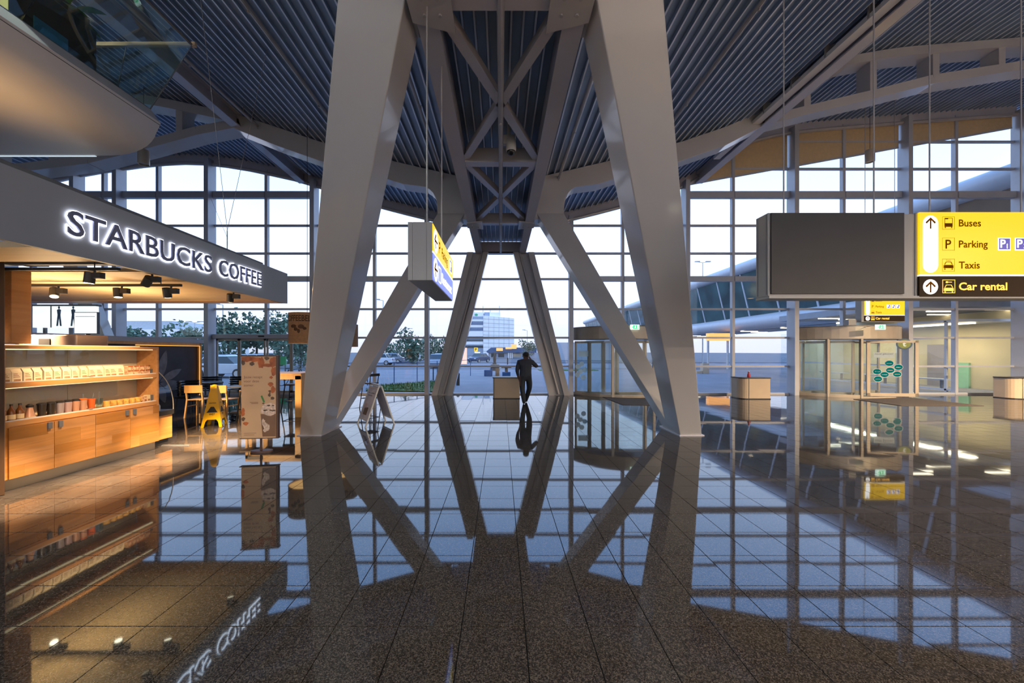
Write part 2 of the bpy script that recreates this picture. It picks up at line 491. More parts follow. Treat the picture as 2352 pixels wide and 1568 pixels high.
for a, b in zip(allX, allX[1:]):
    h = door_at(a, b)
    for k, z in enumerate(rows):
        if z < h + 0.1 or z > min(roof_in(a), roof_in(b)) - 0.2 or (k > 7 and a < 0): continue
        thick = 0.20 if k == 4 and not (a < -2 < b or abs(a) < 3 and abs(b) < 3) else (0.26 if k == 7 else 0.075)
        dp = 0.16 if thick > 0.1 else 0.09
        MB().box(a + 0.04, b - 0.04, YG - dp, YG + 0.01, z - thick/2, z + thick/2).build('transom', M['mullion'], wf)
    zz = [max(0.06, h)] + [z for k, z in enumerate(rows) if k and z > h + 0.05 and not (k > 7 and a < 0)] + [12.0]
    for z0, z1 in zip(zz, zz[1:]):
        ta, tb = min(z1, roof_in(a)), min(z1, roof_in(b))
        if max(ta, tb) < z0 + 0.12: continue
        ta, tb = max(ta, z0 + 0.02), max(tb, z0 + 0.02)
        # follow the roof line where it crosses this pane
        n = 4 if (ta < z1 or tb < z1) else 1
        poly = [(a + 0.03, z0), (b - 0.03, z0)]
        for i in range(n + 1):
            x = b - 0.03 + (a - b + 0.06) * i / n
            poly.append((x, max(min(z1, roof_in(x)), z0 + 0.02)))
        MB().add([(p_[0], YG - 0.006, p_[1]) for p_ in poly], [tuple(range(len(poly)))]).build('pane', M['glass_sheet'], wf, fix=False)
MB().box(X_L, -2.98, YG - 0.1, YG + 0.05, 0, 0.07).build('sill', M['mullion'], wf)
MB().box(-2.98, 2.84, YG - 0.1, YG + 0.05, 0, 0.05).build('sill', M['mullion'], wf)
MB().box(7.44, 11.76, YG - 0.1, YG + 0.05, 0, 0.07).build('sill', M['mullion'], wf)
MB().box(16.28, X_R, YG - 0.1, YG + 0.05, 0, 0.07).build('sill', M['mullion'], wf)
# header tube and edge beam under the deck along the glass
for sgn, xs in ((-1, [-2.0 - 0.9 * i for i in range(21)]), (1, [2.0 + 0.9 * i for i in range(22)])):
    xs = [max(min(x, X_R), X_L) for x in xs]
    pts = [(x, YG - 0.16, deck_z(x) - 0.34) for x in xs]
    MB().tube(pts, 0.07, 8).build('header_tube', M['pipe'], wf, smooth=True)
    mb = MB()
    for xa, xb in zip(xs, xs[1:]):
        for (p, q) in (((xa), (xb)),):
            mb.hexa([(p, YG - 0.1, deck_z(p) - 0.30), (q, YG - 0.1, deck_z(q) - 0.30), (q, YG + 0.06, deck_z(q) - 0.30), (p, YG + 0.06, deck_z(p) - 0.30)],
                    [(p, YG - 0.1, deck_z(p) + 0.06), (q, YG - 0.1, deck_z(q) + 0.06), (q, YG + 0.06, deck_z(q) + 0.06), (p, YG + 0.06, deck_z(p) + 0.06)])
    mb.build('header_beam', M['steel_grey'], wf)
# wind-brace cable seen through the cafe windows
MB().tube([(-11.6, YG - 0.3, 7.9), (-10.7, YG - 0.6, 6.2)], 0.006, 5).build('brace_wire', M['pipe'], wf)
# roller blinds under the rising part of the roof
def blind_line(x): return 8.62 + (x - 8.2) * (10.78 - 8.62) / 12.4
bx = [7.53, 9.42, 11.68, 13.9, 16.2, 18.45, 20.8]
for i, (a, b) in enumerate(zip(bx, bx[1:])):
    xs_ = [b - 0.06 + (a - b + 0.12) * q / 8 for q in range(9)]
    poly = [(a + 0.06, blind_line(a)), (b - 0.06, blind_line(b))] + [(x, max(deck_z(x) - 0.22, blind_line(x) + 0.02)) for x in xs_]
    nm = ['first', 'second', 'third', 'fourth', 'fifth', 'sixth'][i]
    bl = thing('roller_blind', f'tan roller blind high under the rising roof, {nm} from the steel column', 'blind', ((a+b)/2, YG - 0.2, blind_line(a)), 'tan blinds above the high windows')
    MB().prism(poly, 'y', YG - 0.075, YG - 0.06).build('fabric', M['blind'], bl)
    MB().beam((a + 0.06, YG - 0.068, blind_line(a)), (b - 0.06, YG - 0.068, blind_line(b)), 0.03, 0.07).build('bottom_rail', M['mullion'], bl)

# ================================================================== STEEL STRUCTURE
def mirror(pts, s): return [(p[0] * s, p[1], p[2]) for p in pts]
def hexa_s(mb, b, t, s): return mb.hexa(mirror(b, s), mirror(t, s))
def lerp3(a, b, t): return tuple(a[i] + (b[i] - a[i]) * t for i in range(3))
ZB = 5.65
for s, where in ((1, 'beside the coffee shop'), (-1, 'in front of the first revolving door')):
    # s=1 builds the negative-X side
    col = thing('steel_column', f'huge tapering V-shaped steel column {where}', 'column', (-3.95 * s, 7.9, 0), 'V-shaped steel columns')
    b = [(-4.17, 7.54, 0), (-3.72, 7.54, 0), (-3.72, 8.15, 0), (-4.17, 8.15, 0)]
    t = [(-1.84, 4.10, 5.70), (-1.08, 4.10, 5.70), (-1.08, 4.68, 5.70), (-1.84, 4.68, 5.70)]
    t2 = [lerp3(p, q, 1.16) for p, q in zip(b, t)]
    mb = MB(); hexa_s(mb, b, t2, s); mb.build('near_arm', M['steel_white'], col, bevel=0.012)
    b = [(-4.12, 7.95, 0), (-3.75, 7.95, 0), (-3.75, 8.42, 0), (-4.12, 8.42, 0)]
    t = [(-1.91, 11.0, 5.91), (-1.09, 11.0, 5.91), (-1.09, 11.5, 5.91), (-1.91, 11.5, 5.91)]
    t2 = [lerp3(p, q, 1.03) for p, q in zip(b, t)]
    mb = MB(); hexa_s(mb, b, t2, s); mb.build('far_arm', M['steel_white'], col, bevel=0.012)
    mb = MB(); mb.box(-4.2 * s, -3.69 * s, 7.5, 8.46, 0, 0.02); mb.build('base_plate', M['steel_grey'], col)

def frame(yc, th, label, near=False):
    for s in (-1, 1):
        side = 'over the cafe side' if s < 0 else 'over the revolving door side'
        tr = thing('roof_truss', f'{label} {side}', 'truss', (s * 5, yc, deck_z(5 * s) - 0.6), 'roof trusses')
        top = [1.02, 1.6, 2.4, 3.5, 4.6, 5.5, 6.8, 8.05]
        def zt(x): return deck_z(s * x) - 0.0
        poly = [(1.02, 5.72)] + [(x, zt(x)) for x in top]
        poly += [(8.05, zt(8.05) - 0.46), (6.8, zt(6.8) - 0.56), (5.5, zt(5.5) - 0.58), (4.6, zt(4.6) - 0.58), (3.5, zt(3.5) - 0.58), (2.95, 6.80)]
        for k in range(1, 7):                       # rounded inner corner
            a = R(90 + 15) + (R(75)) * k / 6
            poly.append((2.55 + 0.62 * math.cos(a), 6.20 + 0.58 * math.sin(a)))
        poly += [(1.905, 5.9)]
        pl = [(s * p[0], p[1]) for p in poly]
        MB().prism(pl, 'y', yc - th/2, yc + th/2).build('beam', M['steel_white'], tr, bevel=0.01)
        xe = 20.0 if s > 0 else 18.0
        if s > 0: lo = [(7.9, 8.70), (9.3, 9.05), (11.4, 9.55), (13.1, 9.98), (16.1, 10.45), (18, 10.66), (21.4, 10.95)]
        else: lo = [(7.9, 8.66), (9.2, 8.42), (10.8, 7.98), (12.5, 7.55), (14.5, 7.3), (17, 7.2), (19.8, 7.2)]
        mb = MB()
        for a, b in zip(lo, lo[1:]): mb.beam((s*a[0], yc, a[1]), (s*b[0], yc, b[1]), th, 0.26)
        mb.build('bottom_chord', M['steel_white'], tr)
        mb = MB(); xs = [8.0 + 0.5 * i for i in range(int((19.8 - 8) / 0.5) + 1)]
        for a, b in zip(xs, xs[1:]):
            mb.beam((s*a, yc, deck_z(s*a) - 0.15), (s*b, yc, deck_z(s*b) - 0.15), th, 0.26)
        mb.build('top_chord', M['steel_white'], tr)
        posts = [9.3, 11.3, 13.2, 15.2, 17.2, 19.2] if s > 0 else [9.75, 11.7, 13.6, 15.5, 17.5]
        for x in posts:
            MB().box(s*x - 0.1, s*x + 0.1, yc - th/2 + 0.03, yc + th/2 - 0.03, interp(lo, x), deck_z(s*x) - 0.15).build('post', M['steel_white'], tr)
frame(11.25, 0.5, 'white arched steel roof truss with posts')
frame(4.38, 0.5, 'nearer arched steel roof truss')

# purlins that run the length of the hall
for s, w in ((-1, 'over the cafe'), (1, 'beside the cable tray')):
    p = thing('roof_beam', f'long steel I-beam under the deck {w}', 'beam', (s*8, 2.5, 8.6))
    for x0, x1, z0, z1, nm in ((-0.14, 0.14, 8.52, 8.56, 'bottom_flange'), (-0.02, 0.02, 8.56, 8.90, 'web'), (-0.14, 0.14, 8.90, 8.94, 'top_flange')):
        MB().box(s*8 + x0, s*8 + x1, Y_BACK, 14.7, z0, z1).build(nm, M['steel_grey'], p)
tray = thing('cable_tray', 'perforated white cable tray along the roof beam', 'cable tray', (7.62, 4, 8.6))
MB().box(7.60, 7.82, -4, 13.0, 8.60, 8.63).build('tray_base', M['white'], tray)
MB().box(7.60, 7.61, -4, 13.0, 8.63, 8.70).build('side_rail', M['white'], tray)
MB().box(7.81, 7.82, -4, 13.0, 8.63, 8.70).build('side_rail', M['white'], tray)
for k in range(16): MB().box(7.59, 7.83, -3.5 + k, -3.46 + k, 8.62, 8.92).build('hanger', M['pipe'], tray)

# central spine
spine = thing('roof_spine', 'central steel spine with crossed bracing running to the glass wall', 'truss', (0, 7, ZB))
for s in (-1, 1):
    MB().box(s*0.74, s*1.0, Y_BACK, 14.7, ZB, ZB + 0.04).build('bottom_flange', M['steel_grey'], spine)
    MB().box(s*0.97, s*1.0, Y_BACK, 14.7, ZB + 0.04, 7.0).build('side_web', M['steel_grey'], spine)
    MB().box(s*0.74, s*0.78, Y_BACK, 14.7, ZB + 0.04, ZB + 0.34).build('inner_web', M['steel_grey'], spine)
NODES = [0.55, 4.1, 7.65, 11.25, 14.6]
for y in NODES:
    MB().box(-0.76, 0.76, y - 0.1, y + 0.1, ZB + 0.02, ZB + 0.06).build('cross_flange', M['steel_grey'], spine)
    MB().box(-0.76, 0.76, y - 0.015, y + 0.015, ZB + 0.06, ZB + 0.36).build('cross_beam', M['steel_grey'], spine)
for y0, y1 in ((0.55, 4.1), (4.1, 7.65), (7.65, 11.25)):
    for s in (-1, 1):
        MB().beam((-0.78*s, y0, ZB + 0.09), (0.78*s, y1, ZB + 0.09), 0.14, 0.05).build('brace', M['steel_grey'], spine)
        MB().beam((-0.78*s, y0, ZB + 0.19), (0.78*s, y1, ZB + 0.19), 0.03, 0.18).build('brace_web', M['steel_grey'], spine)
for s in (-1, 1):
    for y in (4.1, 11.25):
        MB().prism([(s*0.55, y - 0.35), (s*1.04, y - 0.2), (s*1.04, y + 0.2), (s*0.55, y + 0.35)], 'z', ZB - 0.03, ZB).build('gusset_plate', M['steel_white'], spine)
        for q in ((0.7, 0.1), (0.7, -0.1), (0.88, 0.1), (0.88, -0.1)):
            MB().lathe([(0, -0.02), (0.022, -0.02), (0.022, 0.0)], (s*q[0], y + q[1], ZB - 0.03), 6).build('bolt', M['pipe'], spine)
MB().box(-1.0, 1.0, 14.5, 14.66, ZB, ZB + 0.46).build('end_beam', M['steel_grey'], spine)

# raking H-section columns at the glass
for s, nm in ((-1, 'on the cafe side of the pale kiosk'), (1, 'behind the walking person')):
    rk = thing('raking_column', f'leaning H-section steel column at the glass wall {nm}', 'column', (s*2.3, 14.6, 0), 'leaning columns at the glass wall')
    def sec(xa, xb, ya, yb, name):
        b = [(s*(xa + 2.74 - 0.83), ya, 0), (s*(xb + 2.74 - 0.83), ya, 0), (s*(xb + 1.91), yb, 0), (s*(xa + 1.91), yb, 0)]
        dx = -1.42
        t = [(s*(xa + 1.91 + dx), ya, ZB + 0.02), (s*(xb + 1.91 + dx), ya, ZB + 0.02), (s*(xb + 1.91 + dx), yb, ZB + 0.02), (s*(xa + 1.91 + dx), yb, ZB + 0.02)]
        MB().hexa(b, t).build(name, M['steel_white'], rk)
    sec(0.60, 0.83, 14.38, 14.72, 'flange')
    sec(0.0, 0.21, 14.38, 14.72, 'flange')
    sec(0.21, 0.60, 14.56, 14.62, 'web')
    MB().tube([(s*2.3, 14.48, 0.05), (s*0.80, 14.48, 5.5), (s*0.72, 14.48, 5.72)], 0.05, 8).build('downpipe', M['pipe'], rk, smooth=True)

# pipes under the deck
def pipe_run(x, z, y0, y1, r, label):
    p = thing('sprinkler_pipe', label, 'pipe', (x, y0, z))
    MB().tube([(x, y0, z), (x, y1, z)], r, 8).build('run', M['pipe'], p, smooth=True)
    y = y0 + 1.2
    while y < y1:
        MB().tube([(x, y, z), (x, y, deck_z(x) if abs(x) > 1 else 6.15)], 0.012, 5).build('hanger', M['pipe'], p)
        MB().lathe([(0, -0.09), (0.02, -0.085), (0.025, -0.06), (0.012, -0.05), (0.012, 0)], (x, y + 0.6, z), 8).build('sprinkler_head', M['pipe'], p)
        y += 2.4
pipe_run(0.0, ZB + 0.02, Y_BACK, 14.4, 0.045, 'grey pipe along the middle of the central spine')
pipe_run(-4.3, deck_z(-4.3) - 0.17, Y_BACK, 14.0, 0.04, 'grey sprinkler pipe beside the column near the coffee shop')
pipe_run(-7.35, deck_z(-7.35) - 0.17, Y_BACK, 14.0, 0.04, 'grey sprinkler pipe carrying the black projector')
pipe_run(4.4, deck_z(4.4) - 0.17, Y_BACK, 14.0, 0.04, 'grey sprinkler pipe above the blank overhead screen')
pipe_run(-1.75, deck_z(-1.75) - 0.17, Y_BACK, 14.0, 0.035, 'thin sprinkler pipe beside the spine near the cafe')
pipe_run(1.75, deck_z(1.75) - 0.17, Y_BACK, 14.0, 0.035, 'thin sprinkler pipe beside the spine above the walking person')

# things on the roof
cc = thing('security_camera', 'white dome security camera under the central spine', 'camera', (0.18, 7.15, 6.05))
c0 = W(1170, 335, 7.2)
MB().box(c0.x - 0.12, c0.x + 0.1, 7.1, 7.2, 5.80, 5.97).build('mount_box', M['white'], cc)
MB().lathe([(0, 0.2), (0.09, 0.2), (0.1, 0.12), (0.1, 0.0), (0.085, -0.03)], (c0.x + 0.03, 7.12, 5.68), 16).build('housing', M['white'], cc, smooth=True)
MB().tube([(c0.x, 7.15, 5.95), (c0.x, 7.15, 6.15)], 0.03, 8).build('bracket', M['white'], cc)
MB().sphere((c0.x + 0.03, 7.12, 5.66), 0.085, n=14, m=8).build('dome', M['black_gloss'], cc, smooth=True)
pj = W(508, 208, 10.6)
pr = thing('projector', 'small black projector hanging under the deck above the cafe', 'projector', (pj.x, pj.y, pj.z))
MB().box(pj.x - 0.22, pj.x + 0.2, pj.y - 0.15, pj.y + 0.15, pj.z - 0.08, pj.z + 0.09).build('body', M['black'], pr, bevel=0.01)
MB().tube([(pj.x, pj.y, pj.z + 0.09), (pj.x, pj.y, deck_z(pj.x) - 0.02)], 0.02, 6).build('bracket', M['black'], pr)
MB().tube([(pj.x + 0.1, pj.y - 0.14, pj.z - 0.02), (pj.x + 0.1, pj.y - 0.2, pj.z - 0.04)], 0.05, 10).build('lens', M['white'], pr)

# ================================================================== LETTERING
_tc = {}
def text_geo(s, offset=0.0):
    """outline of a string as verts/faces, cap height 1, starting at 0,0"""
    key = (s, offset)
    if key in _tc: return _tc[key]
    cu = bpy.data.curves.new('txt', 'FONT'); cu.body = s; cu.size = 1.0; cu.offset = offset; cu.resolution_u = 3
    ob = bpy.data.objects.new('txt', cu); COL.objects.link(ob)
    dg = bpy.context.evaluated_depsgraph_get(); dg.update()
    me = bpy.data.meshes.new_from_object(ob.evaluated_get(dg))
    vs = [tuple(v.co) for v in me.vertices]; fs = [tuple(p.vertices) for p in me.polygons]
    bpy.data.objects.remove(ob); bpy.data.curves.remove(cu); bpy.data.meshes.remove(me)
    x0 = min(v[0] for v in vs) if vs else 0
    k = 1 / 0.70
    vs = [((v[0] - x0) * k, v[1] * k) for v in vs]
    _tc[key] = (vs, fs)
    return _tc[key]
AX = {'front': (Vector((1,0,0)), Vector((0,0,1)), Vector((0,-1,0))), 'east': (Vector((0,1,0)), Vector((0,0,1)), Vector((1,0,0)))}
def put_text(s, o, h, m, parent, face='front', offset=0.0, width=None, name='lettering', lift=0.002, th=0.0):
    vs, fs = text_geo(s, offset)
    if not vs: return None
    w = max(v[0] for v in vs); sx = h if width is None else width / w
    ax, ay, an = AX[face] if isinstance(face, str) else face
    o = Vector(o)
    mb = MB(); pts = [o + ax * v[0] * sx + ay * v[1] * h + an * lift for v in vs]
    mb.add(pts, fs)
    if th:
        mb.add([p - an * th for p in pts], [f[::-1] for f in fs])
    return mb.build(name, m, parent, fix=False)
def flat(poly, o, m, parent, face='front', name='mark', lift=0.002, th=0.001):
    ax, ay, an = AX[face] if isinstance(face, str) else face
    o = Vector(o); n = len(poly)
    a = [o + ax*p[0] + ay*p[1] + an*lift for p in poly]; b = [o + ax*p[0] + ay*p[1] + an*(lift - th) for p in poly]
    mb = MB().add(a + b, [tuple(range(n)), tuple(range(n, 2*n))[::-1]] + [(i, n+i, n+(i+1) % n, (i+1) % n) for i in range(n)])
    return mb.build(name, m, parent)
def rect(x0, y0, x1, y1): return [(x0,y0),(x1,y0),(x1,y1),(x0,y1)]
def ring_rect(x0, y0, x1, y1, t): return None
def ell(cx, cy, rx, ry, n=24, a0=0, a1=2*math.pi): return [(cx + rx*math.cos(a0 + (a1-a0)*k/n), cy + ry*math.sin(a0 + (a1-a0)*k/n)) for k in range(n if abs(a1-a0-2*math.pi) < 1e-6 else n+1)]
def stadium(cx, y0, y1, r, n=10):
    return ell(cx, y1 - r, r, r, n, 0, math.pi) + ell(cx, y0 + r, r, r, n, math.pi, 2*math.pi)
ARROW = [(-0.065, -0.5), (0.065, -0.5), (0.065, 0.24), (0.34, -0.06), (0.45, 0.06), (0.0, 0.5), (-0.45, 0.06), (-0.34, -0.06), (-0.065, 0.24)]

# ================================================================== LAMPS
M['lamp_on'] = emis('lamp_lens', (1.0, 0.80, 0.55), 14)
M['lamp_body'] = mat('lamp_housing', (0.55, 0.48, 0.38), 0.4, metal=0.3)
def pendant(x, y, z, label, watts=0, r=0.135, h=0.42, col=(1.0, 0.74, 0.48)):
    t = thing('pendant_lamp', label, 'lamp', (x, y, z))
    MB().lathe([(0, h), (r*0.9, h), (r, h - 0.02), (r, 0), (r - 0.015, 0), (r - 0.015, 0.05), (0, 0.05)], (x, y, z), 20).build('shade', M['lamp_body'], t, smooth=True)
    MB().tube([(x, y, z + h), (x, y, deck_z(x) + 0.02)], 0.006, 5).build('cord', M['black'], t)
    MB().lathe([(0, 0.045), (r - 0.02, 0.045)], (x, y, z), 16).build('lens', M['lamp_on'] if watts else M['white'], t)
    if watts:
        L = bpy.data.lights.new('pendant_light', 'AREA'); L.shape = 'DISK'; L.size = r * 1.7; L.energy = watts; L.color = col
        L.spread = R(165)
        o = bpy.data.objects.new('pendant_light', L); COL.objects.link(o); o.parent = t; o.location = (0, 0, 0.03)
    return t
p = W(330, 378, 10.6); pendant(p.x, p.y, p.z, 'small cylindrical pendant lamp hanging above the coffee shop')
p = W(1998, 372, 12.8); pendant(p.x, p.y, p.z, 'small cylindrical pendant lamp hanging before the high windows')
WARM, COOL = (1.0, 0.74, 0.48), (0.92, 1.0, 0.95)
# unseen pendants added behind and beside the viewer as warm and cool fill
k = 0
for (x, y, z, w, lc) in ((8.5, -5.0, 5.0, 1700, WARM), (13.5, -3.0, 5.0, 2500, WARM), (17.2, 4.6, 5.4, 4200, WARM), (4.0, -8.0, 4.6, 1300, WARM), (-4.0, -8.5, 4.6, 1300, COOL), (10.0, -8.5, 5.0, 1500, WARM), (-10.0, -8.5, 5.0, 1000, COOL)):
    nm = ['first', 'second', 'third', 'fourth', 'fifth', 'sixth', 'seventh'][k]; k += 1
    pendant(x, y, z, f'lit cylindrical pendant lamp behind the viewer, {nm} of its row', w, 0.2, 0.5, lc)

# ================================================================== REVOLVING DOORS
M['exit_green'] = emis('exit_green', (0.01, 0.55, 0.18), 1.0)
M['exit_white'] = emis('exit_white', (0.75, 1.0, 0.85), 1.1)
M['glass_dark'] = glassmat('door_glass', (0.88, 0.92, 0.93), extra=0.02)
def arc_pts(xc, yc, r, a0, a1, n): return [(xc + r*math.cos(a0 + (a1-a0)*i/n), yc + r*math.sin(a0 + (a1-a0)*i/n)) for i in range(n+1)]
def curved_wall(mb, xc, yc, r, a0, a1, z0, z1, t, n=16):
    for i in range(n):
        b0, b1 = a0 + (a1-a0)*i/n, a0 + (a1-a0)*(i+1)/n
        q = [(xc + rr*math.cos(b), yc + rr*math.sin(b)) for rr, b in ((r, b0), (r, b1), (r - t, b1), (r - t, b0))]
        mb.hexa([(x, y, z0) for x, y in q], [(x, y, z1) for x, y in q])
def revolving(name, x0, x1, label, gap):
    xc = (x0 + x1) / 2; half = (x1 - x0) / 2 - 0.05; sag = 1.28
    r = (half*half + sag*sag) / (2*sag); yc = Y_WALL - sag + r
    a = math.asin(min(1, half / r))
    A0, A1 = -math.pi/2 - a, -math.pi/2 + a
    d = struct(name, label, (xc, Y_WALL, 0))
    mb = MB(); curved_wall(mb, xc, yc, r, A0, A1, 2.22, 2.72, 0.1, 22); mb.build('header_drum', M['frame_warm'], d, smooth=True)
    # lid of the drum
    pts = arc_pts(xc, yc, r, A0, A1, 22)
    MB().prism(pts, 'z', 2.68, 2.72).build('drum_top', M['frame_warm'], d)
    MB().prism(pts, 'z', 2.20, 2.225).build('drum_soffit', M['steel_dark'], d)
    mb = MB(); curved_wall(mb, xc, yc, r, A0, A1, 0.0, 0.035, 0.14, 22); mb.build('floor_ring', M['frame_warm'], d)
    # fixed curved glass at the two sides, posts between
    cuts = [A0, A0 + (A1 - A0) * gap[0], A0 + (A1 - A0) * gap[1], A1]
    for b0, b1 in ((cuts[0], cuts[1]), (cuts[2], cuts[3])):
        mb = MB(); curved_wall(mb, xc, yc, r - 0.03, b0, b1, 0.09, 2.2, 0.012, 8); mb.build('curved_pane', M['glass_dark'], d, smooth=True)
        mb = MB(); curved_wall(mb, xc, yc, r, b0, b1, 0.035, 0.11, 0.06, 8); mb.build('bottom_rail', M['frame_warm'], d)
    for b in cuts[1:3] + [A0 + (A1 - A0) * (gap[0] * 0.52)]:
        px, py = xc + (r - 0.03) * math.cos(b), yc + (r - 0.03) * math.sin(b)
        MB().box(px - 0.045, px + 0.045, py - 0.045, py + 0.045, 0, 2.22).build('post', M['frame_warm'], d)
    return d, xc, yc, r, A0, A1
d1 = revolving('door_1', 2.92, 7.36, 'curved revolving door behind the leaning steel arm', (0.62, 0.80))
d2 = revolving('door_2', 11.85, 16.2, 'curved revolving door with teal round stickers', (0.40, 0.93))
def leaf(door, p0, p1, z0=0.05, z1=2.15, name='door_leaf', fw=0.075):
    """flat framed glass leaf between two plan points"""
    p0 = Vector((*p0, 0)); p1 = Vector((*p1, 0)); u = (p1 - p0); L = u.length; u.normalize()
    mb = MB()
    up = Vector((0,0,1))
    for a, b in ((0, fw), (L - fw, L)):
        mb.beam(p0 + u*((a+b)/2) + up*z0, p0 + u*((a+b)/2) + up*z1, 0.05, fw, up=u)
    for a, b in ((z0, z0 + 0.12), (z1 - 0.08, z1)):
        mb.beam(p0 + up*((a+b)/2), p1 + up*((a+b)/2), 0.05, b - a)
    lf = mb.build(name, M['frame_warm'], door)
    n = Vector((u.y, -u.x, 0))
    q = [p0 + u*fw, p1 - u*fw]
    MB().hexa([q[0] + n*0.006 + up*(z0+.12), q[1] + n*0.006 + up*(z0+.12), q[1] - n*0.006 + up*(z0+.12), q[0] - n*0.006 + up*(z0+.12)],
              [q[0] + n*0.006 + up*(z1-.08), q[1] + n*0.006 + up*(z1-.08), q[1] - n*0.006 + up*(z1-.08), q[0] - n*0.006 + up*(z1-.08)]).build('pane', M['glass_dark'], lf)
    return lf, p0, u, n
# door 1 leaves
for q0_, q1_ in (((2.98, 14.62), (3.50, 14.36)), ((3.50, 14.36), (4.0, 14.2)), ((4.0, 14.2), (4.5, 14.12)), ((4.5, 14.12), (5.6, 14.15)), ((5.6, 14.15), (6.9, 14.55))): leaf(d1[0], q0_, q1_)
# door 2: the big leaf with the stickers
leaf(d2[0], (12.0, 14.7), (12.75, 14.25)); leaf(d2[0], (12.8, 14.25), (13.55, 13.95))
lf, lp, lu, ln = leaf(d2[0], (13.95, 13.88), (15.62, 13.62), fw=0.11)
leaf(d2[0], (14.3, 14.8), (15.5, 14.9)); leaf(d2[0], (12.3, 14.85), (13.4, 14.9))
M['teal'] = mat('teal_sticker', (0.0, 0.19, 0.23), 0.4, var=0.05)
M['sticker_rim'] = mat('pale_sticker_rim', (0.62, 0.75, 0.76), 0.4)
def translucent(name, col):
    m = bpy.data.materials.new(name); m.use_nodes = True; nt = m.node_tree; nt.nodes.clear()
    o = nt.nodes.new('ShaderNodeOutputMaterial'); d = nt.nodes.new('ShaderNodeBsdfDiffuse'); t = nt.nodes.new('ShaderNodeBsdfTranslucent'); x = nt.nodes.new('ShaderNodeMixShader')
    n = nt.nodes.new('ShaderNodeTexNoise'); n.inputs['Scale'].default_value = 6; r = nt.nodes.new('ShaderNodeValToRGB')
    r.color_ramp.elements[0].color = (col[0]*.9, col[1]*.9, col[2]*.9, 1); r.color_ramp.elements[1].color = (*col, 1)
    nt.links.new(n.outputs['Fac'], r.inputs[0])
    for s in (d, t): nt.links.new(r.outputs[0], s.inputs[0])
    x.inputs[0].default_value = 0.65
    nt.links.new(d.outputs[0], x.inputs[1]); nt.links.new(t.outputs[0], x.inputs[2]); nt.links.new(x.outputs[0], o.inputs[0])
    return m
M['frost'] = translucent('frosted_sticker', (0.85, 0.92, 0.90))
M['teal_film'] = translucent('teal_film', (0.0, 0.30, 0.34))
M['olive'] = mat('olive_sticker', (0.16, 0.20, 0.03), 0.4)
M['navy'] = mat('navy_sticker', (0.01, 0.05, 0.10), 0.4)
FL = (lu, Vector((0,0,1)), ln)
if ln.y > 0: FL = (lu, Vector((0,0,1)), -ln)
base = lp
def st(px, py):  # photo pixel -> along the leaf, height
    t = (px - 1948) / (2066 - 1948) * 1.69
    dd = lp.y + lu.y * t
    return t, CH - (py - 807) * dd / FPX
for (px, py, tx) in ((2000, 834, 'ontvangen'), (2021, 843, 'vliegen'), (2002, 850, 'reizen'), (1972, 853, 'Tui'), (1989, 860, 'hotels'), (2018, 859, 'vakanties'), (1974, 870, 'autohuren')):
    t, z = st(px, py)
    s_ = flat(ell(t, z, 0.155, 0.118), base, M['frost'], lf, FL, 'sticker_rim', 0.012)
    flat(ell(t, z, 0.135, 0.098), base, M['teal_film'], lf, FL, 'sticker', 0.015)
    put_text(tx, base + FL[0]*(t - 0.09) + FL[1]*(z - 0.015), 0.03, M['sticker_rim'], lf, FL, width=0.18, lift=0.018)
t, z = st(2034, 790)
flat(ell(t, z, 0.27, 0.21), base, M['navy'], lf, FL, 'sticker', 0.012)
flat(ell(t, z, 0.21, 0.16), base, M['olive'], lf, FL, 'sticker', 0.015)
put_text('t', base + FL[0]*(t - 0.06) + FL[1]*(z - 0.08), 0.17, M['sticker_rim'], lf, FL, offset=0.03, width=0.12, lift=0.018)
t, z = st(1988, 815)
flat(rect(t - 0.34, z - 0.10, t + 0.34, z + 0.10), base, M['frost'], lf, FL, 'notice', 0.010)
put_text('nieuw! gekomen!', base + FL[0]*(t - 0.30) + FL[1]*(z + 0.015), 0.06, M['steel_dark'], lf, FL, width=0.6, lift=0.013)
# white dot stickers on door 1
for i, (dx, dz) in enumerate(((0.25, 1.05), (0.45, 1.15), (0.38, 0.85), (0.62, 0.92), (0.22, 0.72), (0.55, 0.62))):
    a = Vector((2.86 + dx * 0.75, 14.40, dz + 0.1))
    flat(ell(0, 0, 0.10, 0.10, 16), a, M['frost'], d1[0], 'front', 'sticker', 0.03)
flat(rect(-0.2, -0.11, 0.2, 0.11), (3.25, 14.33, 1.66), M['frost'], d1[0], 'front', 'notice', 0.03)

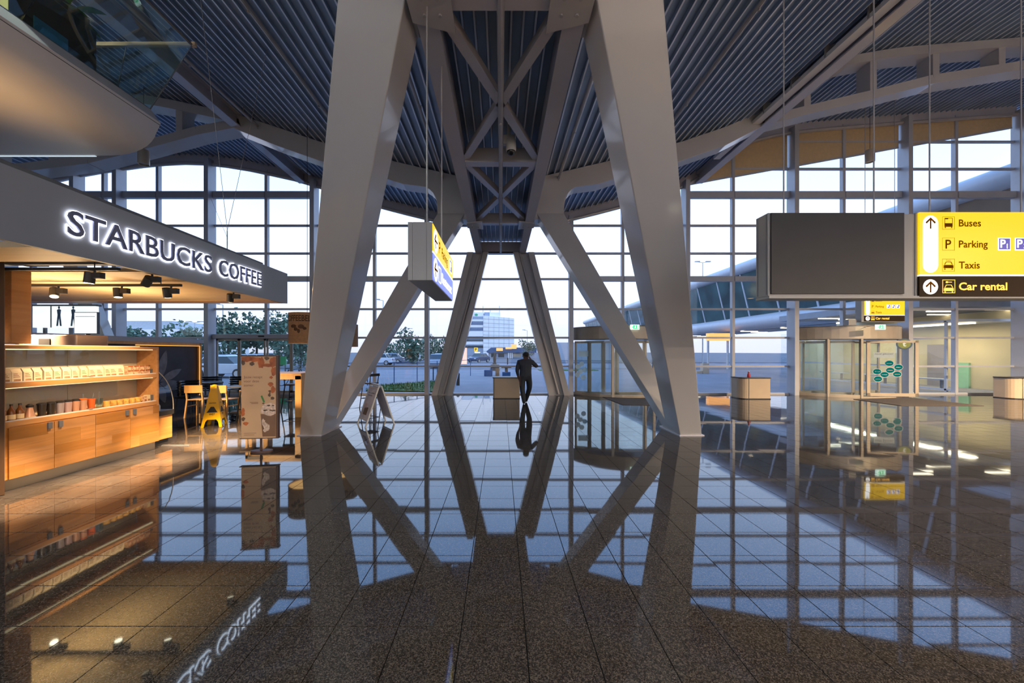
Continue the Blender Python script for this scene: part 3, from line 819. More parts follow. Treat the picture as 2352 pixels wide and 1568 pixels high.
def exit_sign(px, py, d, label):
    c = W(px, py, d)
    t = thing('exit_sign', label, 'sign', (c.x, c.y, c.z))
    MB().box(c.x - 0.16, c.x + 0.16, c.y - 0.03, c.y + 0.03, c.z - 0.09, c.z + 0.09).build('housing', M['exit_white'], t)
    y = c.y - 0.034
    flat(rect(-0.07, -0.07, 0.14, 0.07), (c.x, y, c.z), M['exit_green'], t, name='green_field')
    flat([(-0.13, 0), (-0.10, 0.03), (-0.10, 0.01), (-0.075, 0.01), (-0.075, -0.01), (-0.10, -0.01), (-0.10, -0.03)], (c.x, y, c.z), M['exit_green'], t, name='arrow', lift=0.003)
    flat(ell(0.0, 0.045, 0.014, 0.014, 10), (c.x, y, c.z), M['exit_white'], t, name='running_figure', lift=0.005)
    flat([(-0.04, -0.06), (-0.02, -0.06), (0.0, -0.02), (0.025, -0.05), (0.04, -0.05), (0.02, 0.0), (0.04, 0.02), (0.02, 0.03), (-0.03, 0.02), (-0.02, 0.0)], (c.x, y, c.z), M['exit_white'], t, name='running_figure', lift=0.005)
    flat(rect(0.07, -0.055, 0.12, 0.055), (c.x, y, c.z), M['exit_white'], t, name='doorway', lift=0.005)
    MB().tube([(c.x, c.y, c.z + 0.09), (c.x, c.y + 0.7, c.z + 0.03)], 0.01, 6).build('bracket', M['white'], t)
    return t
exit_sign(1458, 751, 13.5, 'small green exit sign over the revolving door behind the leaning arm')
exit_sign(2022, 751, 13.05, 'small green exit sign over the revolving door with teal stickers')
# door_3: sliding door beside the cafe seats
d3 = struct('door_3', 'automatic glass sliding door beside the cafe seats', (-9.6, Y_WALL, 0))
MB().box(-11.6, -7.6, YG - 0.22, YG + 0.05, 2.26, 2.44).build('header_box', M['mullion'], d3, bevel=0.02)
flat(stadium(0, -0.13, 0.13, 0.03), (-9.62, YG - 0.222, 2.35), M['black'], d3, (Vector((0,0,1)), Vector((1,0,0)), Vector((0,-1,0))), 'sensor', 0.004)
for a, b in ((-11.55, -10.62), (-10.62, -9.55), (-9.5, -8.5), (-8.5, -7.6)):
    leaf(d3, (a, YG - 0.05), (b, YG - 0.05), 0.03, 2.26, fw=0.06)

# ================================================================== MATS, KIOSKS
def floor_mat(poly, label):
    t = MB().prism(poly, 'z', 0.001, 0.012).build('entrance_mat', M['mat'])
    tag(t, label, 'mat')
def fl(px, py):
    d = CH * FPX / (py - 807); return ((px - 1150) * d / FPX, d)
floor_mat([fl(1384, 912), fl(1480, 913), fl(1500, 931), fl(1430, 930)], 'dark grey entrance mat before the door behind the leaning arm')
floor_mat([fl(1960, 917), fl(2088, 913), fl(2260, 932), fl(2070, 932)], 'brown entrance mat before the door with teal stickers')
M['pod_edge'] = mat('pod_dark_edge', (0.03, 0.025, 0.022), 0.35)
def kiosk(x0, x1, d, label, h=0.79, rr=0.28):
    t = thing('kiosk', label, 'kiosk', ((x0+x1)/2, d + 0.3, 0), 'pale reception kiosks')
    def out(i):
        x, y0, y1, c = x0 + i, d + i, d + 0.62, rr
        X1 = x1 - i
        return arc_pts(x + c, y0 + c, c, math.pi, 1.5*math.pi, 6) + arc_pts(X1 - 0.04, y0 + 0.04, 0.04, 1.5*math.pi, 2*math.pi, 3) + [(X1, y1), (x, y1)]
    MB().prism(out(0.02), 'z', 0.03, h - 0.035).build('body', M['tan'], t)
    MB().prism(out(0.0), 'z', h - 0.035, h).build('counter_top', M['pod_edge'], t)
    MB().prism(out(0.01), 'z', 0, 0.03).build('plinth', M['pod_edge'], t)
    MB().box(x0 + rr - 0.004, x0 + rr + 0.004, d + 0.012, d + 0.03, 0.03, h - 0.035).build('joint_strip', M['pod_edge'], t)
    return t
kiosk(-0.30, 0.72, 13.4, 'low pale kiosk between the leaning columns next to the walking person', rr=0.06)
kiosk(8.77, 9.87, 13.25, 'low tan kiosk by the glass with a red bottle on it')
kiosk(18.75, 20.2, 13.25, 'low cream kiosk before the solid grey wall')
rb = thing('bottle', 'small red bottle standing on the tan kiosk', 'bottle', (9.2, 13.5, 0.79))
MB().lathe([(0, 0), (0.05, 0), (0.055, 0.08), (0.03, 0.15), (0.03, 0.2), (0, 0.2)], (9.2, 13.5, 0.79), 10).build('body', mat('red_plastic', (0.45, 0.02, 0.03), 0.4), rb, smooth=True)
MB().lathe([(0, 0.2), (0.028, 0.2), (0.028, 0.225), (0, 0.225)], (9.2, 13.5, 0.79), 10).build('cap', M['white'], rb)

# ================================================================== OVERHEAD SIGNS
M['yellow'] = emis('sign_yellow', (1.0, 0.57, 0.0), 0.90, base=0.06)
M['yellow_hot'] = emis('sign_text_glow', (1.0, 0.5, 0.05), 1.2)
M['white_glow'] = emis('sign_white', (1.0, 0.97, 0.93), 1.4)
M['sign_brown'] = mat('sign_dark_field', (0.030, 0.015, 0.004), 0.6, spec=0.15)
M['sign_text'] = mat('sign_dark_text', (0.20, 0.065, 0.002), 0.9, spec=0.0)
M['sign_body'] = mat('sign_housing', (0.40, 0.39, 0.37), 0.45, var=0.02)
M['sign_violet'] = emis('sign_violet', (0.06, 0.05, 0.30), 0.9)
M['sign_blue'] = emis('sign_blue', (0.16, 0.20, 0.62), 0.85)
M['screen_off'] = mat('blank_screen', (0.034, 0.032, 0.031), 0.6, var=0.04, scale=6)
def frame_mark(x0, y0, x1, y1, t, o, m, parent, face='front', name='icon_frame'):
    for r_ in (rect(x0, y0, x1, y0 + t), rect(x0, y1 - t, x1, y1), rect(x0, y0 + t, x0 + t, y1 - t), rect(x1 - t, y0 + t, x1, y1 - t)):
        flat(r_, o, m, parent, face, name, 0.004)
def car_icon(cx, cy, s, o, m, parent, face='front', lamp=None):
    f = lambda P: [(cx + p[0]*s, cy + p[1]*s) for p in P]
    flat(f([(-0.40, -0.28), (0.40, -0.28), (0.40, -0.05), (0.30, -0.02), (-0.30, -0.02), (-0.40, -0.05)]), o, m, parent, face, 'icon', 0.004)
    flat(f([(-0.30, 0.0), (-0.35, 0.0), (-0.22, 0.24), (0.22, 0.24), (0.35, 0.0), (0.30, 0.0), (0.18, 0.20), (-0.18, 0.20)]), o, m, parent, face, 'icon', 0.004)
    for sx in (-1, 1): flat(f(rect(sx*0.30 - 0.05, -0.40, sx*0.30 + 0.05, -0.31)), o, m, parent, face, 'icon', 0.004)
def wayfinding(t, x0, x1, y, ztop, row, small=False):
    """the lit yellow panel: three rows, then the dark car-rental row"""
    o = Vector((0, y, 0))
    zb = ztop - 4.02 * row; zy = ztop - 3.0 * row
    MB().box(x0, x1, y, y + 0.02, zy, ztop).build('yellow_panel', M['yellow'], t)
    MB().box(x0, x1, y, y + 0.02, zb, zy - 0.04*row).build('dark_panel', M['sign_brown'], t)
    MB().box(x0, x1, y - 0.001, y + 0.02, zy - 0.04*row, zy + 0.03*row).build('divider', M['white_glow'], t)
    L = lambda u: x0 + u * row
    flat(stadium(L(0.52), ztop - 2.88*row, ztop - 0.16*row, 0.36*row), o, M['white_glow'], t, name='white_field')
    flat(ell(L(0.52), ztop - 3.55*row, 0.355*row, 0.355*row), o, M['white_glow'], t, name='white_field')
    for cz in (ztop - 0.52*row, ztop - 3.55*row):
        flat([(L(0.52) + p[0]*0.56*row, cz + p[1]*0.54*row) for p in ARROW], o, M['sign_text'], t, name='arrow', lift=0.004)
    for i, s in enumerate(('Buses', 'Parking', 'Taxis')):
        cz = ztop - (0.5 + i) * row - (0.02 + i*0.0) * row
        frame_mark(L(1.08), cz - 0.30*row, L(1.66), cz + 0.30*row, 0.010*row, o, M['sign_text'], t)
        put_text(s, (L(1.86), y, cz - 0.16*row), 0.33*row, M['sign_text'], t, lift=0.004, offset=0.014)
        if i == 0:
            cx = L(1.37)
            flat(rect(cx - 0.19*row, cz - 0.18*row, cx + 0.19*row, cz - 0.02*row), o, M['sign_text'], t, name='icon', lift=0.004)
            frame_mark(cx - 0.19*row, cz - 0.03*row, cx + 0.19*row, cz + 0.24*row, 0.02*row, o, M['sign_text'], t, name='icon')
            flat(rect(cx - 0.16*row, cz + 0.18*row, cx - 0.02*row, cz + 0.22*row), o, M['sign_text'], t, name='icon', lift=0.004)
            for sx in (-1, 1): flat(rect(cx + sx*0.15*row - 0.02*row, cz - 0.24*row, cx + sx*0.15*row + 0.02*row, cz - 0.18*row), o, M['sign_text'], t, name='icon', lift=0.004)
        if i == 1: put_text('P', (L(1.22), y, cz - 0.21*row), 0.42*row, M['sign_text'], t, lift=0.004, offset=0.014)
        if i == 2:
            car_icon(L(1.37), cz + 0.02*row, 0.58*row, o, M['sign_text'], t)
            put_text('TAXI', (L(1.25), y, cz + 0.19*row), 0.07*row, M['sign_text'], t, width=0.23*row, lift=0.004)
    for i, s in enumerate(('1', '3', '4')):
        cx = L(3.72 + 0.80 * i); cz = ztop - 1.52 * row
        if cx + 0.3*row > x1: break
        flat(rect(cx, cz - 0.30*row, cx + 0.60*row, cz + 0.30*row), o, M['white_glow'], t, name='badge_border', lift=0.004)
        flat(rect(cx + 0.04*row, cz - 0.26*row, cx + 0.56*row, cz + 0.26*row), o, M['sign_violet'], t, name='badge', lift=0.006)
        put_text('P', (cx + 0.09*row, y, cz - 0.17*row), 0.38*row, M['white_glow'], t, lift=0.008, offset=0.018)
        put_text(s, (cx + 0.39*row, y, cz - 0.21*row), 0.22*row, M['white_glow'], t, lift=0.009, offset=0.018)
    cz = ztop - 3.53 * row
    frame_mark(L(1.08), cz - 0.32*row, L(1.68), cz + 0.32*row, 0.025*row, o, M['yellow_hot'], t)
    car_icon(L(1.38), cz - 0.06*row, 0.58*row, o, M['yellow_hot'], t)
    flat(ell(L(1.29), cz + 0.20*row, 0.06*row, 0.05*row, 12), o, M['yellow_hot'], t, name='icon', lift=0.004)
    flat(rect(L(1.33), cz + 0.185*row, L(1.53), cz + 0.215*row), o, M['yellow_hot'], t, name='icon', lift=0.004)
    put_text('Car rental', (L(1.86), y, cz - 0.17*row), 0.35*row, M['yellow_hot'], t, lift=0.004, offset=0.025, width=2.3*row)

DS = 4.40
sg = thing('overhead_sign', 'wide hanging sign with blank dark screen and glowing yellow panel', 'sign', (5.1, DS + 0.12, 2.39))
xa, xb, xe_ = 3.247, 4.894, 7.83
zt_, zb_ = 3.425, 2.387
TH = 0.232
MB().box(xa, xb, DS + 0.02, DS + TH, zb_ + 0.026, zt_).build('screen_housing', M['sign_body'], sg, bevel=0.008)
MB().box(xa + 0.026, xb - 0.017, DS - 0.002, DS + 0.03, zb_ + 0.05, zt_ - 0.01).build('blank_screen', M['screen_off'], sg)
for yy in (DS + 0.045, DS + 0.195): MB().box(xa - 0.004, xa + 0.002, yy - 0.003, yy + 0.003, zb_ + 0.045, zt_ - 0.01).build('seam', M['steel_dark'], sg)
MB().box(xb, xb + 0.16, DS + 0.035, DS + TH - 0.02, zb_ + 0.026, zt_ - 0.01).build('spacer', M['sign_body'], sg)
MB().box(xb + 0.145, xe_, DS + 0.022, DS + TH, zb_ + 0.026, zt_).build('sign_housing', M['sign_body'], sg, bevel=0.008)
MB().box(xa, xe_, DS + 0.0, DS + TH, zb_ - 0.004, zb_ + 0.026).build('bottom_rail', M['sign_body'], sg)
wayfinding(sg, 5.06, xe_ - 0.02, DS - 0.002, 3.423, 0.254)
for px in (1800, 2007, 2135, 2345):
    x = (px - 1150) * (DS + 0.12) / FPX
    MB().tube([(x, DS + 0.12, zt_ - 0.01), (x, DS + 0.12, deck_z(x) + 0.03)], 0.008, 6).build('suspension_cable', M['pipe'], sg)

ds2 = 13.35
s2 = thing('overhead_sign', 'smaller glowing yellow sign hanging beyond the wide one, before the stickered door', 'sign', (14.1, ds2 + 0.1, 2.83))
MB().box(13.25, 14.84, ds2 + 0.02, ds2 + 0.25, 2.83, 3.74).build('sign_housing', M['sign_body'], s2)
wayfinding(s2, 13.35, 14.82, ds2, 3.72, 0.2165)
for x in (13.5, 14.6): MB().tube([(x, ds2 + 0.14, 3.73), (x, ds2 + 0.14, deck_z(x) + 0.03)], 0.009, 6).build('suspension_cable', M['pipe'], s2)
MB().box(12.86, 13.13, ds2 + 0.1, ds2 + 0.3, 2.72, 2.93).build('junction_box', M['sign_body'], s2)
MB().box(13.1, 13.26, ds2 + 0.15, ds2 + 0.2, 2.85, 2.90).build('arm', M['sign_body'], s2)

# sign seen end-on in the middle of the hall
s3 = thing('overhead_sign', 'hanging sign seen from its grey end with yellow and blue lit face', 'sign', (-0.82, 4.5, 2.47))
X0, X1, Y0, Y1, Z0, Z1 = -0.953, -0.705, 3.74, 5.30, 2.473, 3.07
MB().box(X0, X1, Y0 + 0.006, Y1, Z0, Z1).build('housing', M['sign_body'], s3, bevel=0.006)
for a, b in ((X0, X0 + 0.045), (X0 + 0.049, X0 + 0.19), (X0 + 0.194, X1)): MB().box(a, b, Y0, Y0 + 0.01, Z0, Z1).build('end_panel', M['sign_body'], s3)
zm = (Z0 + Z1) / 2
MB().box(X1 - 0.005, X1 + 0.008, Y0 + 0.012, Y1 - 0.01, zm + 0.006, Z1 - 0.01).build('yellow_panel', M['yellow'], s3)
MB().box(X1 - 0.005, X1 + 0.008, Y0 + 0.012, Y1 - 0.01, Z0 + 0.01, zm - 0.012).build('blue_panel', M['sign_blue'], s3)
MB().box(X1 - 0.005, X1 + 0.009, Y0 + 0.012, Y1 - 0.01, zm - 0.012, zm + 0.006).build('divider', M['white_glow'], s3)
o3 = Vector((X1 + 0.008, 0, 0))
E = 'east'
for zc in (zm + 0.148, zm - 0.155):
    flat(ell(Y0 + 0.17, zc, 0.125, 0.125), o3, M['white_glow'], s3, E, 'white_field')
    flat([(Y0 + 0.17 - p[1]*0.19, zc + p[0]*0.19) for p in ARROW], o3, M['sign_text'], s3, E, 'arrow', 0.004)
put_text('P', (o3.x, Y0 + 0.36, zm + 0.08), 0.13, M['sign_text'], s3, E, lift=0.004, offset=0.01)
put_text('Parking', (o3.x, Y0 + 0.55, zm + 0.085), 0.11, M['sign_text'], s3, E, lift=0.004, offset=0.01)
flat(rect(Y0 + 1.22, zm + 0.06, Y0 + 1.42, zm + 0.24), o3, M['white_glow'], s3, E, 'badge_border', 0.004)
flat(rect(Y0 + 1.235, zm + 0.075, Y0 + 1.405, zm + 0.225), o3, M['sign_violet'], s3, E, 'badge', 0.006)
put_text('P', (o3.x, Y0 + 1.26, zm + 0.09), 0.11, M['white_glow'], s3, E, lift=0.008, offset=0.03)
frame_mark(Y0 + 0.34, zm - 0.25, Y0 + 0.50, zm - 0.07, 0.012, o3, M['white_glow'], s3, E)
put_text('Restaurant', (o3.x, Y0 + 0.56, zm - 0.22), 0.12, M['white_glow'], s3, E, lift=0.004, offset=0.02, width=0.85)
for y in (4.10, 5.0): MB().tube([(-0.83 if y < 4.5 else -0.81, y, Z1 - 0.01), (-0.83 if y < 4.5 else -0.81, y, ZB + 0.02)], 0.009, 6).build('suspension_cable', M['pipe'], s3)

# ================================================================== COFFEE SHOP
# canopy with the fascia
M['halo'] = emis('halo_light', (0.93, 0.93, 1.0), 3.6)
M['letter_face'] = mat('letter_face', (0.20, 0.22, 0.36), 0.4)
cn = thing('shop_canopy', 'grey sign fascia and wood-lined canopy over the coffee counter', 'canopy', (-6.5, 5.5, 2.78))
XF = -4.62
MB().prism([(3.05, 2.78), (7.89, 2.78), (7.89, 3.425), (3.05, 3.49)], 'x', XF - 0.06, XF).build('fascia_board', M['fascia'], cn, bevel=0.004)
MB().prism([(3.05, 3.44), (7.2, 3.40), (7.2, 3.49), (3.05, 3.56)], 'x', XF - 0.34, XF - 0.08).build('top_cap', M['steel_dark'], cn)
MB().box(-11.5, XF - 0.03, 7.80, 7.88, 2.78, 2.98).build('end_board', M['fascia'], cn)
MB().box(-11.5, XF - 0.07, 3.70, 4.30, 2.80, 2.86).build('soffit_board', M['wood_soffit'], cn)
MB().box(-11.5, XF - 0.07, 4.80, 5.42, 2.79, 2.84).build('soffit_board', M['wood_soffit'], cn)
MB().box(-11.5, XF - 0.07, 5.43, 6.62, 2.785, 2.84).build('soffit_board', M['wood_soffit'], cn)
MB().box(-11.5, XF - 0.07, 6.63, 7.40, 2.785, 2.84).build('soffit_board', M['wood_soffit'], cn)
MB().box(-11.5, XF - 0.065, 7.41, 7.80, 2.772, 2.84).build('soffit_lip', M['wood_light'], cn)
for y in (4.38, 4.72): MB().box(-11.5, XF - 0.08, y - 0.04, y + 0.04, 2.86, 2.94).build('cross_rail', M['steel_dark'], cn)
# halo-lit letters, one object each
def islands(vs, fs):
    par = list(range(len(vs)))
    def find(a):
        while par[a] != a: par[a] = par[par[a]]; a = par[a]
        return a
    for f in fs:
        for i in f[1:]: par[find(i)] = find(f[0])
    groups = {}
    for f in fs: groups.setdefault(find(f[0]), []).append(f)
    out = []
    for fl_ in groups.values():
        idx = sorted({i for f in fl_ for i in f}); mp = {j: k for k, j in enumerate(idx)}
        out.append(([vs[i] for i in idx], [tuple(mp[i] for i in f) for f in fl_]))
    return sorted(out, key=lambda t: min(v[0] for v in t[0]))
def letters(text, y0, length, zb, h):
    f_v, f_f = text_geo(text, 0.012); h_v, h_f = text_geo(text, 0.045)
    w = max(v[0] for v in f_v); sy = length / w
    F, H = islands(f_v, f_f), islands(h_v, h_f)
    def solid(vs, fs, x, t):
        a = [(x, y0 + v[0]*sy, zb + v[1]*h) for v in vs]; n = len(a)
        b = [(x - t, p[1], p[2]) for p in a]
        edges = {}
        for f in fs:
            for i in range(len(f)):
                e = (f[i], f[(i+1) % len(f)]); edges[e] = edges.get(e, 0) + 1
        side = [(e[1], e[0], e[0] + n, e[1] + n) for e in edges if (e[1], e[0]) not in edges]
        return MB().add(a + b, list(fs) + [tuple(i + n for i in f[::-1]) for f in fs] + side)
    for (fv, ff), (hv, hf) in zip(F, H):
        lo = solid(fv, ff, XF + 0.040, 0.018).build('letter', M['letter_face'], cn, fix=False)
        dx = -0.034 * 0
        solid(hv, hf, XF + 0.018, 0.014).build('halo', M['halo'], lo, fix=False, world=False)
letters('STARBUCKS', 3.86, 1.92, 2.99, 0.262)
letters('COFFEE', 5.93, 1.05, 2.99, 0.262)
MB().tube([(XF - 0.15, 6.35, 3.42), (XF - 0.15, 6.35, 3.85)], 0.008, 6).build('hanger_wire', M['pipe'], cn)
MB().tube([(XF - 0.15, 6.35, 3.85), (XF - 0.2, 5.7, 8.3)], 0.004, 5).build('hanger_wire', M['pipe'], cn)
MB().tube([(XF - 0.15, 6.35, 3.85), (XF - 0.2, 7.6, 8.3)], 0.004, 5).build('hanger_wire', M['pipe'], cn)

# light tracks and spots
def track(y, z, x0, x1, label):
    t = thing('light_track', label, 'light track', ((x0+x1)/2, y, z))
    MB().box(x0, x1, y - 0.02, y + 0.02, z, z + 0.035).build('rail', M['black'], t)
    for x in (x0 + 0.6, (x0+x1)/2, x1 - 0.3): MB().tube([(x, y, z + 0.035), (x, y, 2.86)], 0.006, 5).build('rod', M['black'], t)
track(4.50, 2.74, -10.5, XF - 0.1, 'black lighting track in the open slot of the canopy')
track(5.40, 2.705, -10.5, XF - 0.12, 'black lighting track under the wooden canopy ceiling')
M['bulb'] = emis('spot_lens', (1.0, 0.82, 0.55), 9)
def spot(x, y, z, aim, watts, label, blend=0.9, size=62):
    t = thing('track_spotlight', label, 'spotlight', (x, y, z), 'black track spotlights of the coffee shop')
    a = (Vector(aim) - Vector((x, y, z))).normalized()
    c = Vector((x, y, z))
    MB().tube([c - a*0.06, c + a*0.075], 0.052, 14).build('can', M['black'], t, smooth=True)
    MB().tube([c + a*0.076, c + a*0.079], 0.043, 14).build('lens', M['bulb'], t)
    MB().box(x + 0.055, x + 0.16, y - 0.03, y + 0.03, z - 0.02, z + 0.055).build('driver_box', M['black'], t)
    MB().tube([(x + 0.06, y, z + 0.04), (x + 0.06, y, z + 0.1)], 0.012, 6).build('stem', M['black'], t)
    L = bpy.data.lights.new('spot_light', 'SPOT'); L.energy = watts; L.color = (1.0, 0.66, 0.36); L.spot_size = R(size); L.spot_blend = blend; L.shadow_soft_size = 0.04
    o = bpy.data.objects.new('spot_light', L); COL.objects.link(o); o.parent = t
    o.location = a * 0.09; o.rotation_euler = a.to_track_quat('-Z', 'Y').to_euler()
spot(-5.08, 4.50, 2.66, (-5.40, 4.45, 0.0), 1800, 'spotlight on the near track above the first cabinet door', 0.8, 42)
spot(-4.80, 4.95, 2.70, (-6.25, 5.5, 1.3), 330, 'spotlight tucked under the fascia beside its lit name')
spot(-6.62, 5.40, 2.62, (-6.1, 4.9, 1.2), 80, 'spotlight on the canopy track farthest from the fascia')
spot(-5.68, 5.40, 2.62, (-5.42, 5.35, 0.0), 1800, 'middle spotlight of three on the canopy track', 0.8, 38)
spot(-4.95, 5.40, 2.62, (-5.42, 6.35, 0.0), 2000, 'spotlight on the canopy track nearest the fascia', 0.8, 42)
spot(-4.80, 6.46, 2.70, (-5.6, 7.5, 0.0), 2800, 'spotlight at the far end of the canopy by the soffit lip', 0.8, 50)
spot(-7.9, 5.40, 2.62, (-6.8, 8.6, 0.0), 2200, 'spotlight on the canopy track behind the wooden post', 0.8, 58)

# posts
tag(MB().box(-6.42, -6.02, 4.20, 4.42, 0, 2.90).build('canopy_post', M['wood_dark'], bevel=0.006), 'dark brown timber post at the near end of the counter', 'post')
tag(MB().box(-6.38, -6.16, 4.58, 4.78, 1.84, 2.785).build('canopy_post', M['wood_edge'], bevel=0.006), 'honey-coloured wooden post standing on the shelf unit', 'post')

# shelf unit with cabinet doors
M['led'] = emis('led_strip', (1.0, 0.80, 0.45), 1.0)
XC = -6.10; Ya, Yb = 4.45, 6.495
su = thing('shelf_unit', 'oak display counter with two open shelves over four cabinet doors', 'counter', (XC - 0.15, (Ya+Yb)/2, 0))
XBK = XC - 0.36
MB().box(XBK, XC, Ya, Yb, 1.775, 1.82).build('top_board', M['wood_edge'], su, bevel=0.003)
MB().box(XBK, XC, Yb - 0.035, Yb, 0.15, 1.775).build('end_panel', M['wood_edge'], su, bevel=0.003)
MB().box(XBK, XC, Ya, Ya + 0.035, 0.15, 1.775).build('end_panel', M['wood_edge'], su, bevel=0.003)
MB().box(XBK, XC, Ya + 0.035, Yb - 0.035, 1.285, 1.35).build('shelf', M['wood_edge'], su, bevel=0.003)
MB().box(XBK, XC, Ya + 0.035, Yb - 0.035, 0.80, 0.865).build('shelf', M['wood_edge'], su, bevel=0.003)
for z in (1.35, 0.865): MB().box(XC - 0.05, XC - 0.01, Ya + 0.04, Yb - 0.04, z, z + 0.012).build('shelf_trim', M['white'], su)
ymid = 5.43
for a, b in ((Ya + 0.035, ymid - 0.004), (ymid + 0.004, Yb - 0.035)):
    MB().box(XBK - 0.02, XBK, a, b, 0.80, 1.775).build('back_panel', M['beige'], su)
for z in (1.36, 0.875): MB().box(XC - 0.045, XC - 0.005, ymid - 0.025, ymid + 0.025, z, z + 0.018).build('glass_clip', M['steel_kick'], su)
for z0, z1 in ((1.365, 1.775), (0.88, 1.285)):
    for a, b in ((Ya + 0.04, ymid - 0.003), (ymid + 0.003, Yb - 0.04)):
        MB().box(XBK + 0.005, XBK + 0.011, a, b, z0, z1).build('glass_panel', M['glass_case'], su)
MB().box(XBK, XC - 0.01, Ya + 0.01, Yb - 0.01, 0.15, 0.80).build('carcass', M['wood'], su)
MB().box(XBK, XC - 0.07, Ya, Yb, 0, 0.15).build('kick_plate', M['steel_kick'], su)
MB().box(XC - 0.09, XC - 0.06, Ya + 0.05, Yb - 0.05, 1.272, 1.284).build('led_strip', M['led'], su)  # glow strips added under the boards to brighten the shelves
MB().box(XC - 0.09, XC - 0.06, Ya + 0.05, Yb - 0.05, 1.762, 1.774).build('led_strip', M['led'], su)
MB().box(XC - 0.33, XC - 0.29, Ya + 0.05, Yb - 0.05, 1.82, 1.832).build('up_light', M['led'], su)  # hidden strip and lamp added on top to brighten the canopy soffit
L = bpy.data.lights.new('shelf_uplight', 'AREA'); L.shape = 'RECTANGLE'; L.size = 0.06; L.size_y = 1.9; L.energy = 45; L.color = (1.0, 0.72, 0.40)
o = bpy.data.objects.new('shelf_uplight', L); COL.objects.link(o); o.parent = su
o.location = Vector((XC - 0.31, (Ya+Yb)/2, 1.84)) - su.location; o.rotation_euler = (R(180), 0, 0)
dy = [4.505, 4.966, 5.47, 5.985, 6.49]
dmats = [wood(f'oak_door_{i}', tuple(v * 0.62 for v in c), c, 0.38, 'y', s_) for i, (c, s_) in enumerate((((0.60, 0.28, 0.075), 1.0), ((0.50, 0.215, 0.045), 0.8), ((0.64, 0.30, 0.09), 1.2), ((0.68, 0.34, 0.125), 0.9)))]
for i in range(4):
    dr = MB().box(XC - 0.01, XC + 0.004, dy[i] + 0.003, dy[i+1] - 0.003, 0.152, 0.785).build('door', dmats[i], su)
    zc_ = [0.152, 0.152 + 0.633 * (0.24 + 0.05 * (i % 2)), 0.152 + 0.633 * (0.52 - 0.04 * (i % 3)), 0.152 + 0.633 * (0.76 + 0.03 * (i % 2)), 0.785]
    for q in range(4):
        cuts_ = [dy[i] + 0.003, dy[i+1] - 0.003] if (i + q) % 3 else [dy[i] + 0.003, dy[i] + 0.15 + 0.08 * q, dy[i+1] - 0.003]
        for w_, (ya_, yb_) in enumerate(zip(cuts_, cuts_[1:])):
            MB().box(XC + 0.004, XC + 0.012, ya_ + (0.0005 if w_ else 0), yb_, zc_[q] + 0.0005, zc_[q+1] - 0.0005).build('plank', dmats[(i * 2 + q * 3 + w_ * 2) % 4], dr, world=False)
    hy = dy[i+1] - 0.06 if i % 2 == 0 else dy[i] + 0.06
    MB().box(XC + 0.012, XC + 0.034, hy - 0.022, hy + 0.022, 0.70, 0.785).build('handle', M['steel_dark'], dr, world=False)

# coffee bags on the upper shelf
M['bag'] = mat('cream_paper_bag', (0.74, 0.62, 0.42), 0.6, var=0.08, scale=12)
M['bag_label'] = mat('bag_print', (0.42, 0.22, 0.10), 0.6, var=0.3, scale=40)
M['bag_brown'] = mat('bag_brown_print', (0.30, 0.12, 0.05), 0.6)
bagp = thing('coffee_bag', 'cream paper coffee bag standing in the row on the upper shelf', 'coffee bag', (0,0,0), 'coffee bags on the upper shelf')
mb = MB(); w, dpt = 0.050, 0.036
secs = [(0, w, dpt), (0.12, w, dpt), (0.15, w, 0.02), (0.168, w, 0.008)]
for (z0, a0, b0), (z1, a1, b1) in zip(secs, secs[1:]):
    mb.hexa([(-b0, -a0, z0), (b0, -a0, z0), (b0, a0, z0), (-b0, a0, z0)], [(-b1, -a1, z1), (b1, -a1, z1), (b1, a1, z1), (-b1, a1, z1)])
mb.build('bag', M['bag'], bagp, world=False)
MB().box(-0.01, 0.012, -w - 0.002, w + 0.002, 0.158, 0.172).build('fold', M['bag'], bagp, world=False)
MB().box(dpt, dpt + 0.0015, -0.03, 0.035, 0.005, 0.035).build('print', M['bag_label'], bagp, world=False)
for q in range(3): MB().box(dpt, dpt + 0.0012, -0.035, 0.03 - 0.012*q, 0.06 + 0.02*q, 0.067 + 0.02*q).build('print_line', M['bag_brown'], bagp, world=False)
ORD = 'first second third fourth fifth sixth seventh eighth ninth tenth eleventh twelfth thirteenth fourteenth'.split()
for i in range(14):
    o = bagp if i == 0 else copy_tree(bagp)
    o['label'] = f'cream paper coffee bag on the upper shelf, {ORD[i]} from the dark post'
    o.location = (XC - 0.12 + random.uniform(-0.01, 0.01), 4.545 + i * 0.107, 1.35); o.rotation_euler = (0, 0, R(random.uniform(-9, 9)))
# patterned gift boxes
M['giftbox'] = mat('gift_box_pattern', (0.68, 0.42, 0.24), 0.5, var=0.45, scale=30)
M['giftband'] = mat('gift_box_band', (0.45, 0.13, 0.03), 0.5, var=0.4, scale=25)
def gift(y, z, label):
    t = thing('gift_box', label, 'box', (XC - 0.13, y, z))
    MB().box(XC - 0.2, XC - 0.06, y - 0.042, y + 0.042, z, z + 0.075).build('box', M['giftbox'], t, bevel=0.003)
    MB().box(XC - 0.0595, XC - 0.058, y - 0.042, y + 0.042, z + 0.055, z + 0.075).build('band', M['giftband'], t)
for i in range(4):
    for j in range(2):
        gift(6.06 + i * 0.098, 1.35 + j * 0.0765, f'patterned gift box, {["first","second","third","fourth"][i]} in the {["lower","upper"][j]} layer after the coffee bags')
t = MB().box(XC - 0.16, XC - 0.07, 6.425, 6.455, 1.35, 1.43).build('tin', M['steel_dark']); tag(t, 'small dark tin at the far end of the upper shelf', 'tin')

